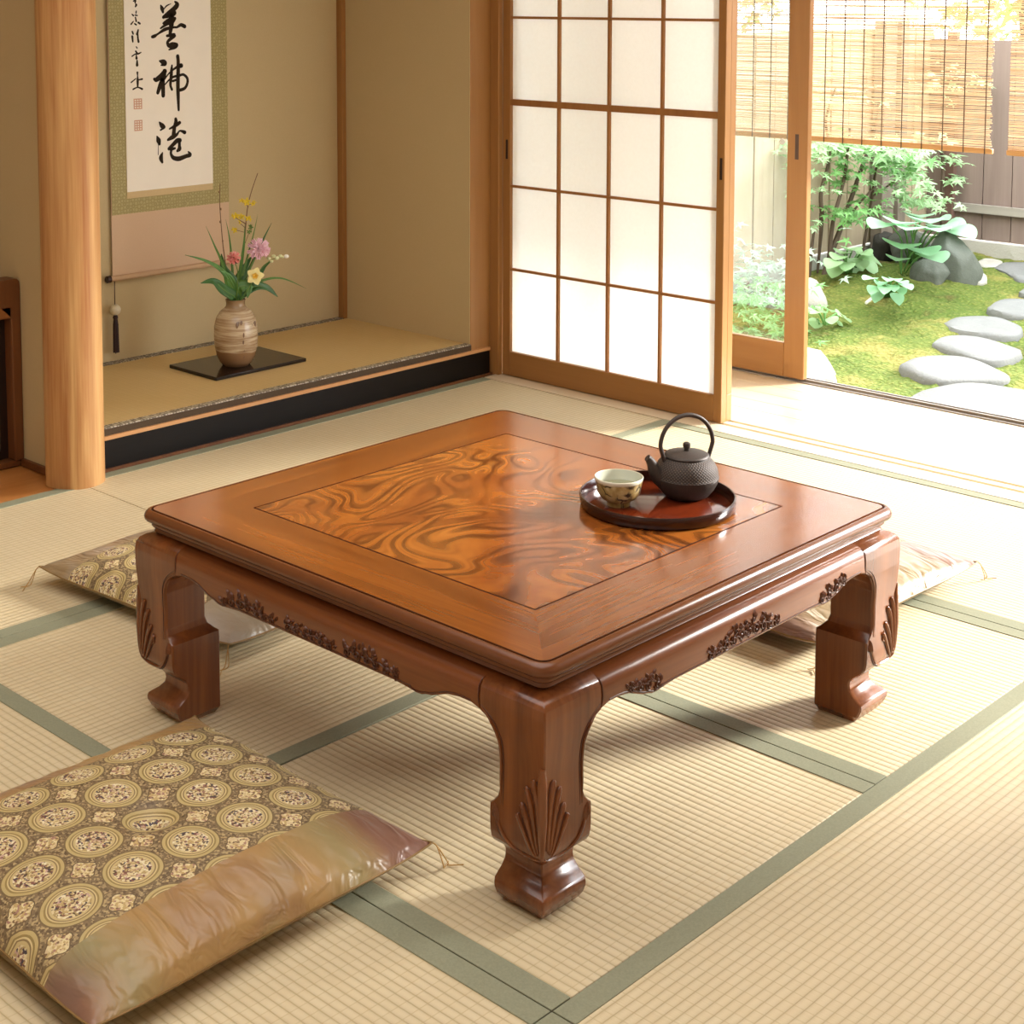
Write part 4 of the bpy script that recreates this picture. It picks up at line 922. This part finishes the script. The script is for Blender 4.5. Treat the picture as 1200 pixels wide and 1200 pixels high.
# left fence (weathered boards)
wf = wood('weathered pale boards', '#9a8970', '#b6a489', 2, .5, .8, .2, .3, .8)
wf2 = wood('dark brown boards', '#6d5c52', '#88766b', 2, .5, .75, .25, .3, .7)
FY = 3.2
fl = thing('garden_fence', 'weathered pale board fence on a low concrete base at the left of the garden', 'fence', (6, FY, GZ))
mb = MB(); x = 2.9
while x < 7.66:
    w = .21; mb.box((x, FY + rnd.uniform(-.006, .006), -.235), (x + w - .008, FY + .022, 1.15)); x += w
mb.box((2.9, FY + .016, -.235), (7.8, FY + .03, 1.14)); part(mb, 'board_panel', wf, fl, bevel=.002)
part(MB().box((2.9, FY - .01, -.5), (7.72, FY + .1, -.25)), 'concrete_base', stone_mat('pale concrete', '#a09c90', '#b1ada1', '#98948a'), fl)
for yz in (.1, .8): part(MB().box((2.9, FY + .024, yz), (7.7, FY + .06, yz + .06)), 'rail', wf, fl)
for X_, w, y0 in ((7.02, .075, FY - .1), (7.26, .05, FY - .07), (4.6, .09, FY + .06)): part(MB().box((X_ - w, y0, -.45), (X_ + w, y0 + .08, 1.2)), 'post', wood('grey post', '#6e6356', '#857a6c', 2, .5, .8), fl, bevel=.004)
FX = 7.72
fr = thing('garden_fence', 'dark brown board fence with a grey rail at the back of the garden', 'fence', (FX, 1.5, GZ))
mb = MB(); y = -3.2; i = 0
while y < 3.14:
    w = .2; mb.box((FX + rnd.uniform(-.004, .004), y, -.26), (FX + .022, y + w - .006, 1.07)); y += w
mb.box((FX + .016, -3.2, -.26), (FX + .03, 3.26, 1.06))
part(mb, 'board_panel', wf2, fr, bevel=.002)
part(MB().box((FX - .044, -3.2, -.075), (FX - .008, 2.975, -.02)), 'rail', wood('grey rail', '#837c6f', '#999183', 1, .5, .8), fr)
part(MB().box((FX - .03, -3.2, -.5), (FX + .08, 3.2, -.27)), 'concrete_base', stone_mat('pale concrete kerb', '#a49f92', '#b5b0a3', '#9b968a'), fr)
for y0 in (2.98, .9): part(MB().box((FX - .05, y0, -.5), (FX - .006, y0 + .07, 1.12)), 'post', wood('reddish brown post', '#5d463c', '#76594c', 2, .5, .8), fr, bevel=.004)
# foliage
def leafmat(name, a, b, tr=.35):
    t = NT(name); n1 = t.noise(t.co(), 7., 3); col = t.mix(n1, a, b); df = t.n('BsdfPrincipled', _Base_Color=col, _Roughness=.4); tl = t.n('BsdfTranslucent', _Color=col)
    mx = t.n('MixShader'); mx.inputs[0].default_value = tr; t.set(mx.inputs[1], df); t.set(mx.inputs[2], tl); t.set(t.out.inputs[0], mx); return t.m
lf1 = leafmat('light maple green', '#8fb57a', '#b8d3a6'); lf2 = leafmat('mid maple green', '#578a48', '#80ae62'); lf3 = leafmat('pale hosta green', '#7fb086', '#b0d4b0'); lf4 = leafmat('yellowish hedge green', '#97a455', '#c0c584', .45)
def maple(mb, c, R_, nrm, rr):
    nrm = Vector(nrm).normalized(); a = nrm.orthogonal().normalized(); an = rr.random() * 6.28; b = nrm.cross(a); a, b = a * cos(an) + b * sin(an), b * cos(an) - a * sin(an)
    pts = [c - nrm * R_ * .05]
    for k, (ang, rd) in enumerate(((-2.6, .35), (-2.1, .75), (-1.75, .3), (-1.15, .95), (-.8, .36), (0, 1.15), (.8, .36), (1.15, .95), (1.75, .3), (2.1, .75), (2.6, .35))):
        pts.append(c + (a * cos(ang) + b * sin(ang)) * R_ * rd - nrm * R_ * .22 * rd * rd)
    n = len(pts); mb.add(pts, [(0, k, k + 1) for k in range(1, n - 1)])
def shrub(label, base, branches, leafsets, mat, seed, name='maple_sapling', cat='small tree'):
    rr = random.Random(seed); r = thing(name, label, cat, base)
    tb = MB()
    for pts, rad in branches:
        q = catmull(pts, 5); tb.tube(q, [rad * (1 - .6 * i / len(q)) for i in range(len(q))], 7)
    part(tb, 'trunk', plain('thin brown bark', '#4b3c2c', .85), r, smooth=True)
    fo = MB()
    for c, sx, sy, sz, n, R_ in leafsets:
        for _ in range(n):
            u = Vector((rr.gauss(0, .45) * sx, rr.gauss(0, .45) * sy, rr.gauss(0, .42) * sz)); maple(fo, Vector(c) + u, R_ * rr.uniform(.6, 1.15), (rr.uniform(-.7, .3), rr.uniform(-.7, .3), 1), rr)
    o = part(fo, 'foliage', mat, r); o['kind'] = 'stuff'; return r
def G(x, y, Y): return at(x, y, 1, Y)
b = G(958, 332, 3.0)
shrub('sapling with two forked brown stems at the left, next to the glass door', b, [([G(963, 332, 2.98), G(973, 300, 2.98), G(986, 265, 2.98), (G(1000, 225, 3.0)), G(1012, 190, 3.0), G(1022, 165, 3.0), G(1030, 120, 3.0)], .02), ([G(972, 300, 2.98), G(976, 260, 2.98), G(988, 215, 2.98), G(993, 180, 2.96), G(996, 150, 2.95)], .015), ([G(986, 265, 2.98), G(1010, 235, 2.9), G(1030, 215, 2.85)], .009)],
      [((*G(1000, 205, 2.95)[:2], G(1000, 205, 2.95).z), .26, .2, .14, 36, .055), (G(1010, 245, 2.9), .3, .2, .15, 62, .052), (G(1015, 180, 2.95), .5, .25, .12, 60, .06), (G(1045, 190, 2.85), .36, .25, .1, 50, .06), (G(985, 252, 2.9), .25, .2, .06, 40, .05)], lf2, 3)
shrub('slender sapling with an S-bent stem rising under the blind at left', G(962, 290, 3.05), [([G(963, 250, 3.05), G(962, 225, 3.05), G(970, 195, 3.05), G(972, 170, 3.05), G(968, 140, 3.05), G(980, 100, 3.0)], .014), ([G(963, 250, 3.05), G(962, 275, 3.05), G(958, 320, 3.05)], .016)],
      [(G(965, 168, 3.0), .35, .2, .06, 60, .055), (G(955, 180, 3.0), .2, .2, .05, 30, .05), (G(970, 110, 3.0), .5, .25, .12, 80, .06), (G(955, 225, 3.0), .16, .15, .04, 18, .05)], lf1, 4)
shrub('leafy bough spreading under the middle of the blind', G(1020, 300, 2.95), [([G(1010, 300, 3.0), G(1022, 230, 3.0), G(1030, 190, 2.9), G(1060, 175, 2.8), G(1075, 185, 2.75)], .01), ([G(1022, 230, 3.0), G(1045, 215, 2.9), G(1062, 205, 2.8)], .007)],
      [(G(1030, 172, 2.85), .6, .3, .07, 70, .065), (G(1060, 185, 2.75), .35, .3, .07, 55, .065), (G(1050, 207, 2.8), .32, .25, .07, 45, .06), (G(1066, 222, 2.75), .2, .2, .05, 36, .055), (G(1078, 235, 2.75), .24, .2, .05, 40, .055), (G(1005, 170, 2.9), .4, .3, .06, 70, .06)], lf1, 6)
shrub('thin single-stem sapling with few leaves before the pale fence', G(1104, 262, 3.0), [([G(1104, 275, 3.0), G(1104, 230, 3.0), G(1105, 190, 3.0), G(1101, 165, 3.0), G(1104, 120, 3.0), G(1102, 60, 3.0)], .016)],
      [(G(1114, 187, 2.95), .1, .1, .03, 14, .06), (G(1116, 210, 2.95), .12, .1, .03, 16, .06), (G(1104, 90, 3.), .4, .3, .15, 60, .06), (G(1092, 240, 2.95), .16, .15, .04, 20, .06)], lf1, 8)
shrub('grey-stemmed young tree left of the two-stemmed sapling', G(948, 325, 3.05), [([G(947, 330, 3.05), G(950, 300, 3.05), G(954, 270, 3.05)], .016)], [(G(952, 262, 3.), .18, .15, .05, 14, .045), (G(945, 200, 3.05), .2, .2, .1, 20, .05)], lf1, 12)
# hedge of yellow green leaves beyond the fence, seen through the blind
for i, (cx, cy, cz) in enumerate(((9.6, 3.4, 1.75), (9.4, 6.4, 1.9), (9.8, .6, 1.8), (6.2, 5.6, 1.8))):
    rr = random.Random(40 + i); lab = ('yellow green tree beyond the middle of the blind', 'yellow green tree beyond the left of the blind', 'yellow green tree beyond the right of the blind', 'yellow green tree beyond the pale fence, seen through the glass')[i]
    r = thing('garden_tree', lab, 'tree', (cx, cy, GZ), 'trees beyond the fences')
    part(MB().tube([(cx, cy, GZ - .1), (cx + .1, cy, 1.), (cx, cy + .1, 2.4)], [.09, .07, .04], 10), 'trunk', plain('tree bark', '#57493a', .9), r, smooth=True)
    fo = MB()
    for _ in range(620):
        u = Vector((rr.gauss(0, 1), rr.gauss(0, 1), rr.gauss(0, 1))).normalized() * rr.random() ** .45; maple(fo, Vector((cx + u.x * .9, cy + u.y * 1.15, cz + u.z * 1.1)), rr.uniform(.08, .14), (rr.uniform(-.8, .2), rr.uniform(-.6, .6), .8), rr)
    o = part(fo, 'foliage', lf4, r); o['kind'] = 'stuff'
# broad leaved plants
def hosta(label, base, leaves, mat, seed, name='hosta_plant'):
    rr = random.Random(seed); r = thing(name, label, 'plant', base)
    for tipp, w, lift in leaves:
        tipp = Vector(tipp); b = Vector(base) + Vector((rr.uniform(-.02, .02), rr.uniform(-.02, .02), 0)); mid = b.lerp(tipp, .55) + Vector((0, 0, lift)); d = tipp - mid
        part(MB().tube([b, b.lerp(mid, .6) + Vector((0, 0, lift * .3)), mid], .005, 6), 'stalk', lf2, r)
        mb = MB(); leafblade(mb, [mid, mid.lerp(tipp, .35) + Vector((0, 0, lift * .18)), mid.lerp(tipp, .7) + Vector((0, 0, lift * .1)), tipp], w, (-.25, -.25, 1), .18, 4, .6)
        part(mb, 'leaf', mat, r, smooth=True)
    return r
B = Vector((*P2(1068, 318)[:2], GZ + .05))
hosta('big-leaved plant spreading over the large boulder', B, [(G(1022, 268, 2.4), .17, .12), (G(1050, 262, 2.3), .2, .1), (G(1062, 270, 2.2), .2, .1), (G(1090, 262, 2.35), .22, .12), (G(1100, 272, 2.2), .22, .1), (G(1115, 268, 2.4), .2, .1), (G(1142, 280, 2.3), .2, .12), (G(1132, 268, 2.45), .2, .1), (G(1080, 255, 2.6), .2, .12), (G(1112, 258, 2.5), .16, .1)], lf3, 3)
B = Vector((*P2(1058, 330)[:2], GZ + .02))
hosta('low plant with two drooping round leaves left of the boulder', B, [(G(1104, 308, 2.25), .2, .09), (G(1088, 300, 2.3), .22, .1), (G(1056, 292, 2.35), .22, .1), (G(1050, 306, 2.4), .14, .06)], lf3, 5)
B = Vector((*P2(992, 330)[:2], GZ + .03))
hosta('pale fern-like bush at the foot of the saplings', B, [(G(x, y, 2.72 + .05 * (i % 3)), .11, .07) for i, (x, y) in enumerate(((970, 315), (978, 305), (985, 298), (995, 292), (1004, 294), (1013, 300), (1022, 306), (1034, 312), (1040, 322), (1028, 322), (1012, 316), (1000, 310), (990, 318), (975, 326), (1008, 326), (1020, 300)))], lf1, 7, 'fern_plant')
B = Vector((*P2(1040, 352)[:2], GZ + .02))
hosta('low pointed-leaf plant in the moss with white leaf edges', B, [(G(x, y, 2.05 + .06 * (i % 3)), .075, .05) for i, (x, y) in enumerate(((1012, 328), (1020, 345), (1030, 335), (1040, 330), (1052, 330), (1062, 334), (1068, 340), (1058, 346), (1054, 358), (1036, 345), (1048, 342), (1025, 355)))], lf3, 9, 'low_plant')
B = Vector((*P2(965, 385)[:2], GZ + .02))
hosta('pale ground plant beside the upright whitish rock', B, [(G(x, y, 2.25 + .04 * (i % 3)), .08, .04) for i, (x, y) in enumerate(((950, 368), (962, 366), (975, 366), (990, 372), (996, 378), (955, 385), (975, 380), (985, 384)))], lf1, 10, 'low_plant')
# bushes seen through the glass door
for i, (x, y, Y, lab, mt) in enumerate(((875, 330, 3.0, 'whitish bush seen through the glass door, upper one', leafmat('silvery leaves', '#8fa58c', '#b9c7b4')), (880, 375, 2.5, 'green bush seen through the glass door, lower one', lf2))):
    c = G(x, y, Y); r = thing('garden_bush', lab, 'bush', (c.x, c.y, GZ)); fo = MB(); rr = random.Random(90 + i)
    for _ in range(220):
        u = Vector((rr.gauss(0, .5) * .35, rr.gauss(0, .5) * .3, rr.gauss(0, .5) * .22)); maple(fo, c + u, .05, (rr.uniform(-.7, .3), rr.uniform(-.7, .3), 1), rr)
    part(MB().tube([(c.x, c.y, GZ - .05), (c.x, c.y, c.z)], .015, 6), 'stem', bark, r); o = part(fo, 'foliage', mt, r); o['kind'] = 'stuff'
# fallen white stick in the moss
a, b = P2(1015, 355, GZ + .04), P2(1037, 340, GZ + .06)
tag(MB().tube([a, a.lerp(b, .5) + Vector((0, 0, .006)), b], [.008, .009, .008], 8).build('white_stick', plain('bleached wood', '#cfcabd', .7), smooth=True), 'short white stick lying among the low leaves on the moss', 'stick')

# ================================================================== BAMBOO BLINDS
t = NT('split bamboo'); v = t.co((1, 3, 190)); n1 = t.noise(v, 1., 2); n2 = t.noise(t.co((1, 30, 150)), 1., 2)
col = t.ramp(n1, [(.3, '#c3ab90'), (.5, '#dcc9b0'), (.68, '#ece0ce')]); df = t.n('BsdfDiffuse', _Color=col); tl = t.n('BsdfTranslucent', _Color=col); mx = t.n('MixShader'); mx.inputs[0].default_value = .64
t.set(mx.inputs[1], df); t.set(mx.inputs[2], tl); t.set(t.out.inputs[0], mx); bam = t.m
cordm = plain('dark blind cord', '#5b4a38', .8)
def blind(y0, y1, x, label, seed):
    rr = random.Random(seed); r = thing('bamboo_blind', label, 'blind', (x, (y0 + y1) / 2, .84), 'bamboo blinds under the eave')
    zb = .842; mb = MB(); z = zb + .014
    while z < 2.25:
        rad = rr.uniform(.0018, .0027); n = 5; pts = [(x + rr.uniform(-.001, .001), y0 + rr.uniform(0, .012), z + rr.uniform(-.0012, .0012)), (x, y0 * .67 + y1 * .33, z + rr.uniform(-.002, .002)), (x, y0 * .33 + y1 * .67, z + rr.uniform(-.002, .002)), (x, y1, z + rr.uniform(-.0012, .0012))]
        mb.tube(pts, rad, 5); z += .0060
    o = part(mb, 'slats', bam, r); o['kind'] = 'stuff'
    part(MB().box((x - .007, y0 - .004, zb - .006), (x + .007, y1 + .004, zb + .012)), 'bottom_bar', wood('bamboo bar', '#c08c52', '#dcb17a', 1, 1.), r, bevel=.003)
    y = y0 + .022; 
    while y < y1 - .01:
        c = MB().tube([(x - .0045, y, 2.25), (x - .0085, y, zb + .012), (x - .0085, y, zb - .007)], .0021, 5); part(c, 'cord', cordm, r); y += .0775
blind(.452, 1.95, 2.9, 'wide bamboo blind over the open garden doorway', 1)
blind(-1.1, .395, 2.9, 'bamboo blind cut by the right edge of the picture', 2)

# ================================================================== LIGHT
W = bpy.data.worlds.new('sky'); bpy.context.scene.world = W; W.use_nodes = True
bg = W.node_tree.nodes['Background']; bg.inputs[0].default_value = (.9, .95, 1., 1); bg.inputs[1].default_value = 8.
sn = bpy.data.lights.new('sun', 'SUN'); sn.energy = 12.; sn.angle = math.radians(14); sn.color = (1., .96, .9)
so = bpy.data.objects.new('sun', sn); C.objects.link(so)
d = Vector((-1., .6, -.48)).normalized(); so.rotation_euler = d.to_track_quat('-Z', 'Y').to_euler()
def fill_light(name, loc, size, power, col):
    l = bpy.data.lights.new(name, 'AREA'); l.size = size; l.energy = power; l.color = col; o = bpy.data.objects.new(name, l); C.objects.link(o); o.location = loc; return o
fill_light('ceiling_fill', (-.7, -.3, 2.38), 2.6, 56, (1., .98, .96))  # unseen fill added under the ceiling to brighten the room, no fixture
sc_ = bpy.context.scene
sc_.view_settings.view_transform = 'Standard'; sc_.view_settings.look = 'None'; sc_.view_settings.exposure = 0.; sc_.view_settings.gamma = 1.
sc_.view_settings.use_curve_mapping = False
sc_.cycles.max_bounces = 10; sc_.cycles.diffuse_bounces = 5; sc_.cycles.glossy_bounces = 5; sc_.cycles.transparent_max_bounces = 12
sc_.cycles.use_denoising = True; sc_.cycles.sample_clamp_indirect = 8.
